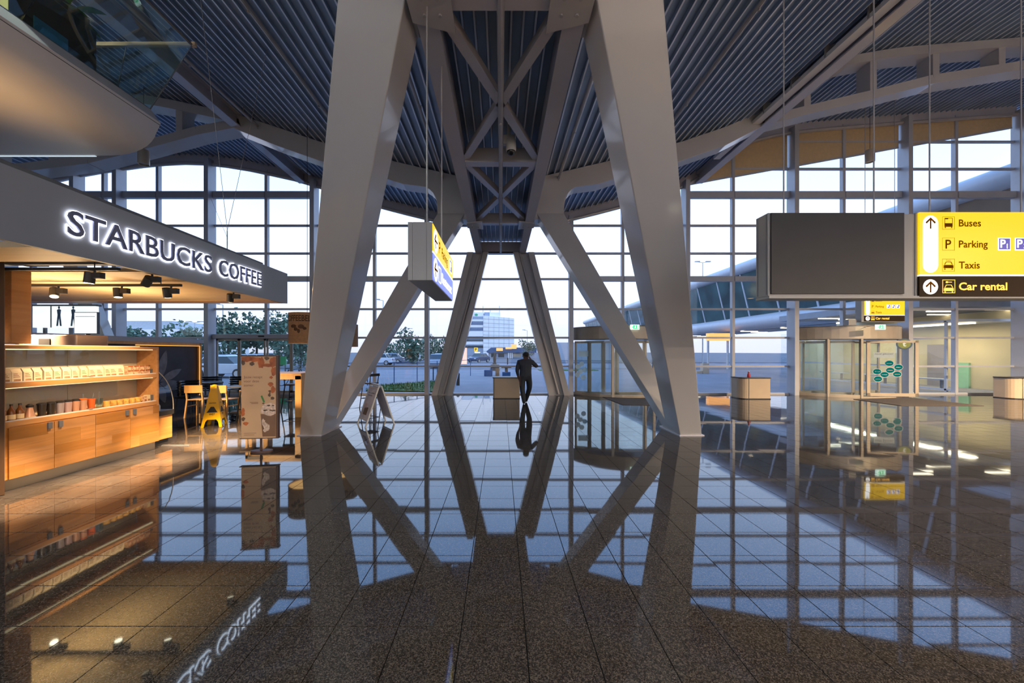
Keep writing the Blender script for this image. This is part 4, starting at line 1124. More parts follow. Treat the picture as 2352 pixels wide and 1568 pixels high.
# lower shelf: bottles, tumblers, mugs
def vessel(name, label, cat, y, prof, m, lid=None, lidm=None, straw=None, band=None, x=XC - 0.11, group=None):
    z = 0.865
    t = thing(name, label, cat, (x, y, z), group)
    MB().lathe(prof, (x, y, z), 16).build('body', m, t, smooth=True)
    if lid: MB().lathe(lid, (x, y, z), 16).build('lid', lidm, t, smooth=True)
    if band: MB().lathe([(band[0] + 0.001, band[1]), (band[0] + 0.001, band[2])], (x, y, z), 16).build('label_band', band[3], t)
    if straw: MB().tube([(x, y, z + 0.05), (x, y + straw[0], z + straw[1])], 0.0045, 6).build('straw', straw[2], t)
    return t
M['syrup'] = mat('amber_syrup', (0.16, 0.055, 0.01), 0.15)
M['label_cream'] = mat('cream_label', (0.72, 0.56, 0.32), 0.5, var=0.1)
M['tum_black'] = mat('smoke_tumbler', (0.03, 0.022, 0.014), 0.12)
M['tum_grey'] = mat('grey_tumbler', (0.36, 0.30, 0.30), 0.3, metal=0.3)
M['tum_mauve'] = mat('mauve_tumbler', (0.50, 0.34, 0.32), 0.3, metal=0.3)
M['tum_copper'] = mat('copper_tumbler', (0.62, 0.33, 0.20), 0.3, metal=0.3)
M['tum_orange'] = mat('orange_cup', (0.66, 0.12, 0.02), 0.35)
M['mug'] = mat('mustard_mug', (0.72, 0.42, 0.10), 0.35, var=0.3, scale=25)
bot = [(0, 0), (0.034, 0), (0.035, 0.10), (0.032, 0.125), (0.013, 0.16), (0.013, 0.19), (0, 0.19)]
for i, nm in enumerate(('nearest the dark post', 'second from the dark post', 'third from the dark post')):
    vessel('syrup_bottle', f'amber syrup bottle with cream label, {nm}', 'bottle', 4.535 + i*0.083, bot, M['syrup'], [(0, 0.19), (0.015, 0.19), (0.015, 0.205), (0, 0.205)], M['black'], band=(0.0352, 0.015, 0.075, M['label_cream']), group='syrup bottles')
vessel('press_pot', 'copper-coloured press pot with black lid on the lower shelf', 'pot', 4.80, [(0, 0), (0.05, 0), (0.048, 0.03), (0.028, 0.12), (0.03, 0.14), (0, 0.14)], M['tum_copper'], [(0, 0.14), (0.033, 0.14), (0.036, 0.165), (0.012, 0.185), (0, 0.185)], M['black'], band=(0.0505, 0.0, 0.02, M['label_cream']))
tum = [(0, 0), (0.036, 0), (0.045, 0.16), (0, 0.16)]
lidp = [(0.047, 0.155), (0.048, 0.172), (0.03, 0.182), (0, 0.182)]
for y, m, nm in ((4.925, 'tum_black', 'smoke-black tumbler beside the copper press pot'), (5.025, 'tum_black', 'smoke-black tumbler beside the grey tumbler'), (5.125, 'tum_grey', 'grey steel tumbler with dark lid'), (5.22, 'tum_mauve', 'mauve tumbler with dark lid beside the grey one'), (5.315, 'tum_copper', 'pale copper tumbler with dark lid')):
    vessel('tumbler', nm, 'tumbler', y, tum, M[m], lidp, M['black'])
vessel('tumbler', 'pale copper tumbler with orange lid and straw', 'tumbler', 5.41, tum, M['tum_copper'], lidp, M['tum_orange'], (0.0, 0.25, M['steel_dark']))
vessel('cold_cup', 'bright orange cup with a dark straw', 'cup', 5.52, [(0, 0), (0.033, 0), (0.048, 0.16), (0.046, 0.16), (0.03, 0.01)], M['tum_orange'], None, None, (0.035, 0.24, M['steel_dark']))
vessel('cold_cup', 'clear glass cup with a dark straw', 'cup', 5.63, [(0, 0), (0.033, 0), (0.045, 0.15), (0.043, 0.15), (0.031, 0.01)], M['glass_green'], None, None, (0.0, 0.25, M['steel_dark']))
mugp = [(0, 0), (0.036, 0), (0.043, 0.01), (0.043, 0.095), (0.04, 0.095), (0.038, 0.01)]
for i in range(6):
    y = 5.735 + i * 0.098
    t = vessel('mug', f'mustard patterned mug, {["first","second","third","fourth","fifth","sixth"][i]} from the clear cup', 'mug', y, mugp, M['mug'], group='mugs on the lower shelf')
    MB().tube([(XC - 0.11 + 0.04*0.3, y + 0.04, 0.865 + 0.075), (XC - 0.10, y + 0.062, 0.865 + 0.065), (XC - 0.10, y + 0.062, 0.865 + 0.035), (XC - 0.11 + 0.012, y + 0.04, 0.865 + 0.025)], 0.006, 6).build('handle', M['mug'], t)
for y, m, nm, h in ((6.325, 'giftbox', 'patterned box standing after the mugs', 0.10), (6.385, 'label_cream', 'cream box with dark print near the shelf end', 0.115)):
    t = thing('gift_box', nm, 'box', (XC - 0.1, y, 0.865))
    MB().box(XC - 0.14, XC - 0.07, y - 0.027, y + 0.027, 0.865, 0.865 + h).build('box', M[m], t)
    MB().box(XC - 0.0695, XC - 0.068, y - 0.018, y + 0.018, 0.88, 0.91).build('print', M['bag_brown'], t)
t = MB().box(XC - 0.15, XC - 0.06, 6.425, 6.455, 0.865, 0.975).build('tin', M['steel_dark']); tag(t, 'dark tin at the far end of the lower shelf', 'tin')

# pastry case at the end of the counter
pc = thing('pastry_case', 'curved glass pastry case on an oak base beside the shelf unit', 'display case', (-6.5, 6.72, 0))
MB().box(-6.78, -6.245, 6.51, 6.92, 0.12, 0.56).build('base', M['wood'], pc, bevel=0.003)
MB().box(-6.78, -6.215, 6.505, 6.93, 0.56, 0.645).build('dark_band', M['black'], pc)
MB().box(-6.78, -6.29, 6.55, 6.88, 0, 0.12).build('kick', M['black'], pc)
arc = [(-6.225, 0.645)] + [(-6.78 + 0.555*math.cos(R(a)), 0.72 + 0.72*math.sin(R(a))) for a in range(0, 91, 10)]
mb = MB()
for (xa_, za_), (xb_, zb2) in zip(arc, arc[1:]): mb.add([(xa_, 6.515, za_), (xb_, 6.515, zb2), (xb_, 6.92, zb2), (xa_, 6.92, za_)], [(0,1,2,3)])
mb.build('curved_glass', M['glass_case'], pc, smooth=True)
for y in (6.515, 6.92): MB().tube([(x, y, z) for x, z in arc], 0.008, 6).build('glass_edge', M['steel_kick'], pc, smooth=True)
mk = thing('milk_bottle', 'small white bottle with red cap inside the pastry case', 'bottle', (-6.33, 6.72, 0.645))
MB().lathe([(0, 0), (0.035, 0), (0.036, 0.09), (0.016, 0.13), (0.016, 0.145), (0, 0.145)], (-6.33, 6.72, 0.645), 14).build('body', M['white'], mk, smooth=True)
MB().lathe([(0, 0.145), (0.018, 0.145), (0.018, 0.165), (0, 0.165)], (-6.33, 6.72, 0.645), 10).build('cap', mat('red_cap', (0.5, 0.03, 0.03), 0.4), mk)
tg = MB().box(-6.25, -5.75, 6.70, 6.73, 0.001, 0.015).build('floor_strip', M['steel_dark']); tag(tg, 'thin dark metal strip lying on the floor by the pastry case', 'strip')

# back bar things seen over the shelf unit
bb = thing('coffee_machine', 'brown coffee machine seen above the shelf unit top', 'coffee machine', (-7.6, 6.3, 0.95))
MB().box(-7.95, -7.0, 6.0, 6.5, 1.0, 2.02).build('body', mat('brown_metal', (0.15, 0.10, 0.08), 0.4, metal=0.3), bb, bevel=0.02)
MB().box(-7.6, -7.42, 5.985, 6.01, 1.82, 1.95).build('display', M['black_gloss'], bb)
MB().box(-8.3, -6.9, 5.9, 6.6, 0, 1.0).build('stand', M['wood_dark'], bb)

# mural partition
mp = thing('mural_partition', 'dark partition with a pale plant mural and glowing timber edge', 'partition', (-9.55, 9.3, 0))
M['mural'] = mat('dark_mural', (0.022, 0.021, 0.035), 0.6, var=0.3, scale=2.5)
M['mural_leaf'] = mat('mural_leaf', (0.15, 0.155, 0.18), 0.7, var=0.25, scale=6)
M['rope'] = emis('rope_light', (1.0, 0.42, 0.06), 0.9)
MB().box(-9.6, -9.5, 7.2, 11.40, 0.0, 1.93).build('panel', M['mural'], mp)
MB().box(-9.75, -9.42, 7.2, 11.55, 2.0, 2.12).build('cap', M['fascia'], mp)
MB().box(-9.56, -9.44, 11.42, 11.50, 0, 2.0).build('edge_timber', M['wood_light'], mp)
MB().box(-9.56, -9.44, 7.2, 11.45, 1.93, 2.0).build('edge_timber', M['wood_light'], mp)
MB().tube([(-9.43, 11.40, 0.2), (-9.43, 11.40, 1.91), (-9.43, 9.4, 1.91)], 0.012, 6).build('rope_light', M['rope'], mp)
for (y, z, L, a, w) in ((10.1, 0.9, 0.9, 75, 0.13), (10.15, 0.9, 0.75, 25, 0.11), (10.15, 0.85, 0.8, -12, 0.14), (10.1, 0.85, 0.6, -70, 0.12), (10.0, 0.9, 0.6, 140, 0.11), (9.2, 1.2, 0.6, 60, 0.1)):
    pts = []
    for k in range(13):
        u = k / 12; r_ = w * math.sin(math.pi * u) ** 0.8
        pts.append((u * L, r_))
    for k in range(11, 0, -1): pts.append((pts[k][0], -pts[k][1]))
    ca, sa = math.cos(R(a)), math.sin(R(a))
    flat([(y + p_[0]*ca - p_[1]*sa, z + p_[0]*sa + p_[1]*ca) for p_ in pts], (-9.5, 0, 0), M['mural_leaf'], mp, 'east', 'painted_leaf', 0.003)

# ad screens beyond the counter
M['ad'] = emis('advert_screen', (0.72, 0.82, 0.80), 0.95, var=0.25)
M['ad_white'] = emis('menu_screen', (0.95, 1.0, 0.96), 1.15)
M['ad_fig'] = mat('advert_figure', (0.12, 0.19, 0.30), 0.6, var=0.4, scale=10)
a0 = W(75, 752, 12.0); a1 = W(195, 703, 12.0)
ad = thing('advert_screen', 'wide bright advert screen with standing figures behind the counter', 'screen', ((a0.x+a1.x)/2, 12.05, 0))
MB().box(a0.x, a1.x + 0.35, 12.0, 12.1, a0.z, a1.z).build('screen', M['ad'], ad)
MB().box(a0.x - 0.05, a1.x + 0.4, 12.02, 12.14, a1.z, a1.z + 0.06).build('frame', M['steel_dark'], ad)
MB().box(a0.x + 0.6, a0.x + 0.63, 11.985, 12.02, a0.z, a1.z).build('divider', M['steel_dark'], ad)
for fx in (a0.x + 0.78, a0.x + 1.25):
    flat([(0, 0.05), (0.06, 0.05), (0.09, 0.3), (0.12, 0.05), (0.18, 0.05), (0.14, 0.42), (0.16, 0.58), (0.09, 0.62), (0.02, 0.58), (0.04, 0.42)], (fx, 12.0, a0.z + 0.0), M['ad_fig'], ad, name='printed_figure')
    flat(ell(0.09, 0.66, 0.035, 0.045, 10), (fx, 12.0, a0.z), M['ad_fig'], ad, name='printed_figure')
for x in (a0.x + 0.3, a1.x): MB().box(x - 0.04, x + 0.04, 12.06, 12.12, 0, a0.z).build('post', M['steel_dark'], ad)
b0 = W(171, 765, 9.9); b1 = W(221, 718, 9.9)
ms = thing('menu_screen', 'small blank white screen on a stand behind the counter', 'screen', ((b0.x+b1.x)/2, 9.95, 0))
MB().box(b0.x, b1.x, 9.9, 9.95, b0.z, b1.z).build('screen', M['ad_white'], ms)
MB().box(b0.x - 0.02, b1.x + 0.02, 9.91, 9.97, b0.z - 0.02, b1.z + 0.02).build('frame', M['steel_dark'], ms)
MB().box(b0.x + 0.03, b1.x - 0.03, 9.893, 9.9, b1.z - 0.11, b1.z - 0.095).build('printed_line', M['ad_fig'], ms)
MB().box((b0.x+b1.x)/2 - 0.03, (b0.x+b1.x)/2 + 0.03, 9.95, 10.0, 0, b0.z).build('post', M['steel_dark'], ms)
# leaning strut behind the cafe
stt = thing('raking_strut', 'pale leaning steel strut behind the menu screen', 'strut', (-14.5, 14.0, 0))
q0 = W(290, 905, 13.9); q1 = W(205, 690, 13.9)
dirv = (q1 - q0)
MB().beam((q0.x, 13.9, 0.0), (q0.x + dirv.x * 2.2, 13.9, q0.z + dirv.z * 2.2), 0.35, 0.5, up=(1, 0, 0)).build('strut', M['steel_white'], stt)

# ================================================================== MEZZANINE BALCONY
bal = thing('balcony', 'rounded white mezzanine balcony jutting above the coffee shop', 'balcony', (-8, 2, 5.1))
M['bal_white'] = mat('balcony_paint', (0.60, 0.63, 0.71), 0.3, var=0.02, scale=1.0)
M['bal_dark'] = mat('balcony_shadow_gap', (0.03, 0.03, 0.03), 0.5)
YE = 6.3
sec = [(-6.07, 5.94), (-5.88, 5.69)]
for k in range(1, 10):
    a = R(10 * k)
    sec.append((-6.75 + 0.80 * math.cos(a) ** 0.9, 5.60 - 0.47 * math.sin(a)))
sec += [(-7.1, 5.125), (-12.5, 5.12), (-12.5, 5.94)]
MB().prism(sec, 'y', -6.0, YE).build('slab', M['bal_white'], bal, smooth=True)
MB().box(-12.4, -6.09, -6.0, YE - 0.02, 5.94, 5.96).build('floor_finish', M['bal_dark'], bal)
MB().beam((-5.905, -6.0, 5.655), (-5.905, YE + 0.002, 5.655), 0.02, 0.008).build('seam', M['bal_dark'], bal)
M['led_cool'] = emis('cool_led', (0.75, 0.9, 1.0), 0.45)
MB().box(-9.5, -7.0, YE - 0.02, YE + 0.008, 5.112, 5.12).build('led_strip', M['led_cool'], bal)
# leaning glass balustrade
def glz(a, b, c, d, nm='glass_panel'):
    n = (Vector(b) - Vector(a)).cross(Vector(d) - Vector(a)).normalized() * 0.012
    MB().hexa([a, b, c, d], [Vector(p) + n for p in (a, b, c, d)]).build(nm, M['glass_green'], bal)
ys = [-0.5, 1.2, 2.9, 4.6, YE]
for y0, y1 in zip(ys, ys[1:]): glz((-6.07, y0 + 0.005, 5.93), (-6.07, y1 - 0.005, 5.93), (-5.35, y1 - 0.005, 7.03), (-5.35, y0 + 0.005, 7.03))
glz((-6.07, YE, 5.93), (-6.72, YE, 5.93), (-6.50, YE + 0.02, 7.03), (-5.35, YE, 7.03))
glz((-6.73, YE, 5.93), (-8.6, YE, 5.93), (-8.6, YE, 7.03), (-6.51, YE + 0.02, 7.03))
MB().tube([(-5.34, -0.5, 7.04), (-5.34, YE + 0.01, 7.04)], 0.022, 8).build('handrail', M['steel_dark'], bal, smooth=True)
MB().box(-8.6, -5.28, YE - 0.02, YE + 0.03, 7.02, 7.085).build('handrail', M['tan'], bal)
for a, b in (((-6.07, YE, 5.93), (-5.35, YE, 7.03)), ((-6.72, YE + 0.01, 5.93), (-6.50, YE + 0.02, 7.03)), ((-6.07, -0.5, 5.93), (-6.07, YE, 5.93))):
    MB().tube([a, b], 0.010, 6).build('glass_edge', M['steel_dark'], bal)
# unseen warm uplight added on the canopy roof to tint the balcony belly
ul = thing('uplight', 'small uplight on the canopy roof washing the balcony underside', 'lamp', (-6.6, 4.6, 2.95))
MB().box(-6.75, -6.45, 3.9, 5.2, 2.95, 3.02).build('housing', M['black'], ul)
MB().box(-6.70, -6.50, 3.95, 5.15, 3.02, 3.025).build('lens', M['led'], ul)
L = bpy.data.lights.new('uplight_light', 'AREA'); L.shape = 'RECTANGLE'; L.size = 0.18; L.size_y = 1.1; L.energy = 4; L.color = (1.0, 0.52, 0.18); L.spread = R(70)
o = bpy.data.objects.new('uplight_light', L); COL.objects.link(o); o.parent = ul; o.location = (0, -0.05, 0.09); o.rotation_euler = (R(180), 0, 0)
# on the balcony
dk = thing('display_cabinet', 'dark cabinet with blue panel behind the balcony glass', 'cabinet', (-7.2, 5.3, 5.96))
MB().box(-8.2, -6.55, 4.75, 5.9, 5.97, 6.9).build('body', M['black'], dk, bevel=0.01)
MB().box(-7.0, -6.6, 4.735, 4.75, 6.05, 6.8).build('blue_panel', mat('blue_panel', (0.04, 0.26, 0.55), 0.35), dk)
MB().box(-6.55, -6.535, 5.1, 5.5, 6.0, 6.45).build('blue_panel', mat('blue_panel_side', (0.02, 0.16, 0.36), 0.35), dk)
M['leaf'] = mat('plant_leaf', (0.08, 0.20, 0.04), 0.4, var=0.35, scale=4)
pt = thing('potted_plant', 'leafy green plant arching over the dark balcony cabinet', 'plant', (-6.6, 5.2, 6.9))
MB().box(-7.1, -6.55, 4.9, 5.8, 6.9, 7.02).build('trough', M['black'], pt)
for k in range(26):
    a = random.uniform(0, 2*math.pi); L = random.uniform(0.35, 0.6); el = random.uniform(-0.2, 0.9)
    base_ = Vector((-6.8 + random.uniform(-0.2, 0.2), 5.35 + random.uniform(-0.4, 0.4), 7.0))
    d_ = Vector((math.cos(a) * math.cos(el), math.sin(a) * math.cos(el), math.sin(el))); sd = d_.cross(Vector((0,0,1))).normalized()
    pts = [(0, 0.02), (0.3, 0.07), (0.6, 0.075), (0.85, 0.04), (1.0, 0.0)]
    vs = []
    for u, w in pts:
        c = base_ + d_ * (u * L) + Vector((0, 0, -0.35 * u * u * L))
        vs += [c - sd*w, c + sd*w + Vector((0, 0, 0.004))]
    MB().add(vs, [(2*i, 2*i+1, 2*i+3, 2*i+2) for i in range(4)]).build('leaf', M['leaf'], pt, fix=False)
pendant(-7.2, 3.6, 7.9, 'lit pendant lamp hanging over the balcony floor', 260, 0.15, 0.3, (1.0, 0.92, 0.78))  # out-of-view lamp added so the plant and cabinet get light
M['backlit'] = emis('backlit_panel', (0.42, 0.36, 0.12), 0.9, var=0.5)  # lamp light on a wall, put into the material as its own glow
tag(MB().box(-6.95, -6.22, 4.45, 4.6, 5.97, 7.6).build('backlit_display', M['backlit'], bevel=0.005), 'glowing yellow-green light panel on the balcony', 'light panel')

# ================================================================== CAFE FURNITURE
def wooden_chair():
    t = thing('cafe_chair', 'beech cafe chair', 'chair', (0,0,0), 'beech cafe chairs')
    B_ = lambda: MB()
    B_().box(-0.21, 0.21, -0.2, 0.22, 0.46, 0.485).build('seat', M['wood_light'], t, world=False, bevel=0.008)
    for x, y, sl in ((-0.19, 0.18, 0), (0.19, 0.18, 0), (-0.19, -0.19, -0.06), (0.19, -0.19, -0.06)):
        zt = 0.46 if y > 0 else 0.82
        MB().beam((x * 1.12, y + (0.03 if y > 0 else -0.05), 0), (x, y, 0.46), 0.035, 0.04, up=(0,1,0)).build('leg', M['wood_light'], t, world=False)
        if y < 0: MB().beam((x, y, 0.46), (x, y - 0.05, 0.82), 0.03, 0.035, up=(0,1,0)).build('back_post', M['wood_light'], t, world=False)
    mb = MB()
    for i in range(8):
        a, b = -0.22 + 0.055*i, -0.22 + 0.055*(i+1)
        ya, yb = -0.24 - 0.035*(1 - (a/0.22)**2), -0.24 - 0.035*(1 - (b/0.22)**2)
        mb.hexa([(a, ya - 0.008, 0.66), (b, yb - 0.008, 0.66), (b, yb + 0.008, 0.66), (a, ya + 0.008, 0.66)], [(a, ya - 0.02, 0.86), (b, yb - 0.02, 0.86), (b, yb - 0.004, 0.86), (a, ya - 0.004, 0.86)])
    mb.build('backrest', M['wood_light'], t, world=False)
    MB().beam((-0.19, 0.19, 0.3), (-0.19, -0.19, 0.3), 0.02, 0.025).build('stretcher', M['wood_light'], t, world=False)
    MB().beam((0.19, 0.19, 0.3), (0.19, -0.19, 0.3), 0.02, 0.025).build('stretcher', M['wood_light'], t, world=False)
    return t
ch = wooden_chair()
place(ch, (-8.05, 9.75, 0), R(6), 'beech cafe chair partly behind the yellow caution cone')
place(copy_tree(ch), (-7.35, 9.75, 0), R(-4), 'beech cafe chair between the caution cone and the banner stand')
place(copy_tree(ch), (-7.75, 11.3, 0), R(12), 'beech cafe chair farther back behind the banner stand')
ch.scale = (1, 1, 1)

def black_chair():
    t = thing('lounge_chair', 'black slatted armchair', 'chair', (0,0,0), 'black slatted armchairs')
    MB().box(-0.28, 0.28, -0.25, 0.25, 0.40, 0.44).build('seat', M['black'], t, world=False, bevel=0.01)
    for i in range(6):
        z = 0.5 + 0.072*i
        pts = [(0.30*math.sin(R(a)), -0.28*math.cos(R(a)) - 0.02*i/6, z) for a in range(-80, 81, 16)]
        MB().tube(pts, 0.036, 6).build('back_slat', M['black_gloss'], t, world=False, smooth=True)
    for x in (-0.24, 0.24):
        for y in (-0.2, 0.2): MB().tube([(x, y, 0.42), (x*1.1, y*1.15, 0)], 0.015, 6).build('leg', M['black'], t, world=False)
        MB().box(x - 0.03, x + 0.03, -0.22, 0.22, 0.62, 0.65).build('armrest', M['black'], t, world=False)
        MB().tube([(x, 0.2, 0.42), (x, 0.2, 0.63)], 0.014, 6).build('arm_post', M['black'], t, world=False)
    return t
bc = black_chair()
place(bc, (-10.0, 12.6, 0), R(20), 'black slatted armchair nearest the mural partition')
place(copy_tree(bc), (-9.1, 12.75, 0), R(-10), 'black slatted armchair between two others near the sliding door')
place(copy_tree(bc), (-8.3, 12.5, 0), R(15), 'black slatted armchair nearest the sliding door')
place(copy_tree(bc), (-9.0, 10.6, 0), R(-95), 'black slatted armchair with its side to the mural')
def cafe_table(x, y, label, r=0.36, h=0.74):
    t = thing('cafe_table', label, 'table', (x, y, 0), 'round cafe tables')
    MB().lathe([(0, h - 0.03), (r, h - 0.03), (r, h), (0, h)], (x, y, 0), 24).build('table_top', M['steel_dark'], t)
    MB().tube([(x, y, 0.02), (x, y, h - 0.03)], 0.03, 10).build('pedestal', M['black'], t)
    MB().lathe([(0, 0), (0.22, 0), (0.2, 0.02), (0, 0.03)], (x, y, 0), 20).build('foot', M['black'], t)
cafe_table(-8.9, 9.3, 'round dark cafe table close to the mural')
cafe_table(-7.6, 10.6, 'round dark cafe table between the beech chairs')
cafe_table(-9.55, 11.95, 'round dark cafe table before the slatted armchairs')

# high table with thick timber legs
ht = thing('high_table', 'high beech table with thick square legs beside the steel column', 'table', (-6.2, 10.1, 0))
MB().box(-6.75, -5.28, 9.62, 10.5, 1.10, 1.165).build('table_top', M['wood_light'], ht, bevel=0.004)
MB().box(-6.75, -5.28, 9.62, 9.68, 1.0, 1.10).build('apron', M['wood_light'], ht)
MB().box(-6.75, -5.28, 10.44, 10.5, 1.0, 1.10).build('apron', M['wood_light'], ht)
for x in (-6.75, -5.44):
    for y in (9.62, 10.32): MB().box(x, x + 0.17, y, y + 0.18, 0, 1.10).build('leg', M['wood_light'], ht, bevel=0.004)
def stool():
    t = thing('bar_stool', 'black bar stool', 'stool', (0,0,0), 'bar stools')
    MB().box(-0.18, 0.18, -0.18, 0.18, 0.74, 0.78).build('seat', M['wood_dark'], t, world=False, bevel=0.01)
    for x in (-1, 1):
        for y in (-1, 1): MB().beam((x*0.22, y*0.22, 0), (x*0.15, y*0.15, 0.74), 0.025, 0.025).build('leg', M['black'], t, world=False)
        MB().beam((x*0.19, -0.19, 0.3), (x*0.19, 0.19, 0.3), 0.018, 0.018).build('foot_rail', M['black'], t, world=False)
        MB().beam((-0.19, x*0.19, 0.3), (0.19, x*0.19, 0.3), 0.018, 0.018).build('foot_rail', M['black'], t, world=False)
    MB().beam((-0.15, -0.16, 0.78), (-0.16, -0.2, 1.05), 0.02, 0.02).build('back_post', M['black'], t, world=False)
    MB().beam((0.15, -0.16, 0.78), (0.16, -0.2, 1.05), 0.02, 0.02).build('back_post', M['black'], t, world=False)
    MB().box(-0.18, 0.18, -0.22, -0.18, 0.98, 1.06).build('backrest', M['black'], t, world=False)
    return t
bs = stool()
place(bs, (-6.35, 9.25, 0), R(185), 'dark bar stool in front of the high table')
place(copy_tree(bs), (-6.2, 10.85, 0), R(5), 'dark bar stool on the window side of the high table')
place(copy_tree(bs), (-4.05, 11.3, 0), R(60), 'dark bar stool standing between the steel column and the sandwich board')

# burlap drum lamp shades over the high tables
M['burlap'] = mat('burlap_shade', (0.42, 0.25, 0.13), 0.8, var=0.12, scale=20, bump=0.4, bscale=200)
M['burlap_print'] = mat('burlap_print', (0.09, 0.04, 0.02), 0.8)
M['shade_in'] = emis('lit_shade_lining', (1.0, 0.55, 0.18), 1.3)
def drum(x, y, z, r, h, label):
    t = thing('drum_lamp', label, 'lamp', (x, y, z), 'printed burlap drum lamps')
    mb = MB().lathe([(r, 0), (r, h)], (x, y, z), 28); mb.build('shade', M['burlap'], t, smooth=True)
    MB().lathe([(r - 0.012, 0.0), (r - 0.012, h)], (x, y, z), 28).build('lining', M['burlap'], t, smooth=True)
    MB().lathe([(0, 0.03), (r - 0.02, 0.03)], (x, y, z), 28).build('diffuser', M['shade_in'], t)
    MB().tube([(x, y, z + h), (x, y, deck_z(x) + 0.05)], 0.006, 5).build('cord', M['black'], t)
    # print wrapped on the side facing the hall
    def wrap(vs, fs, u0, v0, sc, nm, wd=None):
        w = max(v[0] for v in vs); sx = sc if wd is None else wd / w
        mb = MB(); P = []
        for v in vs:
            a = -math.pi/2 + (u0 + v[0]*sx) / r
            P.append((x + (r + 0.004)*math.cos(a), y + (r + 0.004)*math.sin(a), z + v0 + v[1]*sc))
        mb.add(P, fs).build(nm, M['burlap_print'], t, fix=False)
    v_, f_ = text_geo('COFFEEBELT', 0.02); wrap(v_, f_, -0.44, h - 0.24, 0.16, 'lettering', 0.86)
    for k in range(5): wrap([(0, 0), (1, 0), (1, 1), (0, 1)], [(0,1,2,3)], -0.42, 0.05 + 0.035*k, 0.010, 'printed_line', 0.78 - 0.06*k)
    wrap([(0, 0), (1, 0), (1, 1), (0, 1)], [(0,1,2,3)], -0.44, h - 0.32, 0.008, 'printed_line', 0.9)
    for (u, v, a, b) in ((-0.22, 0.46, 0.09, 0.05), (-0.12, 0.38, 0.06, 0.05), (0.0, 0.45, 0.08, 0.06), (-0.02, 0.33, 0.04, 0.06), (0.12, 0.4, 0.05, 0.04)):
        e = ell(0, 0, a/0.1, b/0.1, 10); wrap([(p_[0] - min(q[0] for q in e), p_[1]) for p_ in e], [tuple(range(10))], u, v, 0.1, 'printed_map')
s1 = W(692, 788, 10.0); drum(s1.x, 10.3, s1.z, 0.47, 0.84, 'burlap drum lamp with coffee print over the high table')
s2_ = W(786, 796, 10.6); drum(s2_.x, 10.8, s2_.z, 0.36, 0.66, 'burlap drum lamp mostly behind the steel column')

# banner stand
bn = thing('banner_stand', 'brown floor banner with iced coffee picture on an oval base', 'banner', (-4.17, 6.32, 0), rz=R(7))
M['banner'] = mat('banner_print', (0.62, 0.38, 0.20), 0.5, var=0.14, scale=1.6)
M['banner_edge'] = mat('banner_edge', (0.07, 0.03, 0.018), 0.5)
M['caramel'] = mat('caramel_print', (0.42, 0.10, 0.015), 0.5, var=0.3, scale=10)
M['coffee'] = mat('coffee_print', (0.17, 0.075, 0.03), 0.4, var=0.15)
M['cream'] = mat('cream_print', (0.66, 0.48, 0.36), 0.5, var=0.3, scale=30)
M['nut'] = mat('nut_print', (0.10, 0.045, 0.015), 0.5, var=0.3, scale=20)
M['straw_green'] = mat('green_straw', (0.05, 0.20, 0.03), 0.5)
def bl(mb, nm, m, par=bn, **k): return mb.build(nm, m, par, world=False, **k)
bl(MB().box(-0.29, 0.265, -0.035, -0.02, 0.245, 1.655), 'front_sheet', M['banner'])
bl(MB().box(0.265, 0.30, -0.03, 0.035, 0.245, 1.655), 'side_edge', M['banner_edge'])
bl(MB().box(-0.29, 0.265, 0.02, 0.035, 0.245, 1.655), 'back_sheet', M['banner'])
bl(MB().box(-0.31, 0.31, -0.045, 0.045, 1.655, 1.675), 'top_rail', M['banner_edge'])
bl(MB().box(-0.32, 0.31, -0.045, 0.045, 0.235, 0.247), 'bottom_rail', M['banner_edge'])
bl(MB().tube([(0.01, 0, 0.03), (0.01, 0, 0.245)], 0.018, 10), 'stem', M['banner_edge'])
mb = MB(); n = 28
vs = [(0.02 + 0.18*math.cos(2*math.pi*k/n), 0.09*math.sin(2*math.pi*k/n), z) for z in (0, 0.03) for k in range(n)]
mb.add(vs, [tuple(range(n))[::-1], tuple(range(n, 2*n))] + [(k, (k+1) % n, n + (k+1) % n, n + k) for k in range(n)])
bl(mb, 'oval_base', M['banner_edge'])
def bflat(poly, m, nm, lift):
    nn = len(poly)
    a = [(p_[0], -0.035 - lift, p_[1]) for p_ in poly]
    return bl(MB().add(a, [tuple(range(nn))]), nm, m)
def blob(cx, cz, rx, rz, n=14, j=0.3):
    return [(cx + rx*(1 + random.uniform(-j, j))*math.cos(2*math.pi*k/n), cz + rz*(1 + random.uniform(-j, j))*math.sin(2*math.pi*k/n)) for k in range(n)]
cl = lambda P: [(max(-0.288, min(0.263, p_[0])), max(0.25, min(1.652, p_[1]))) for p_ in P]
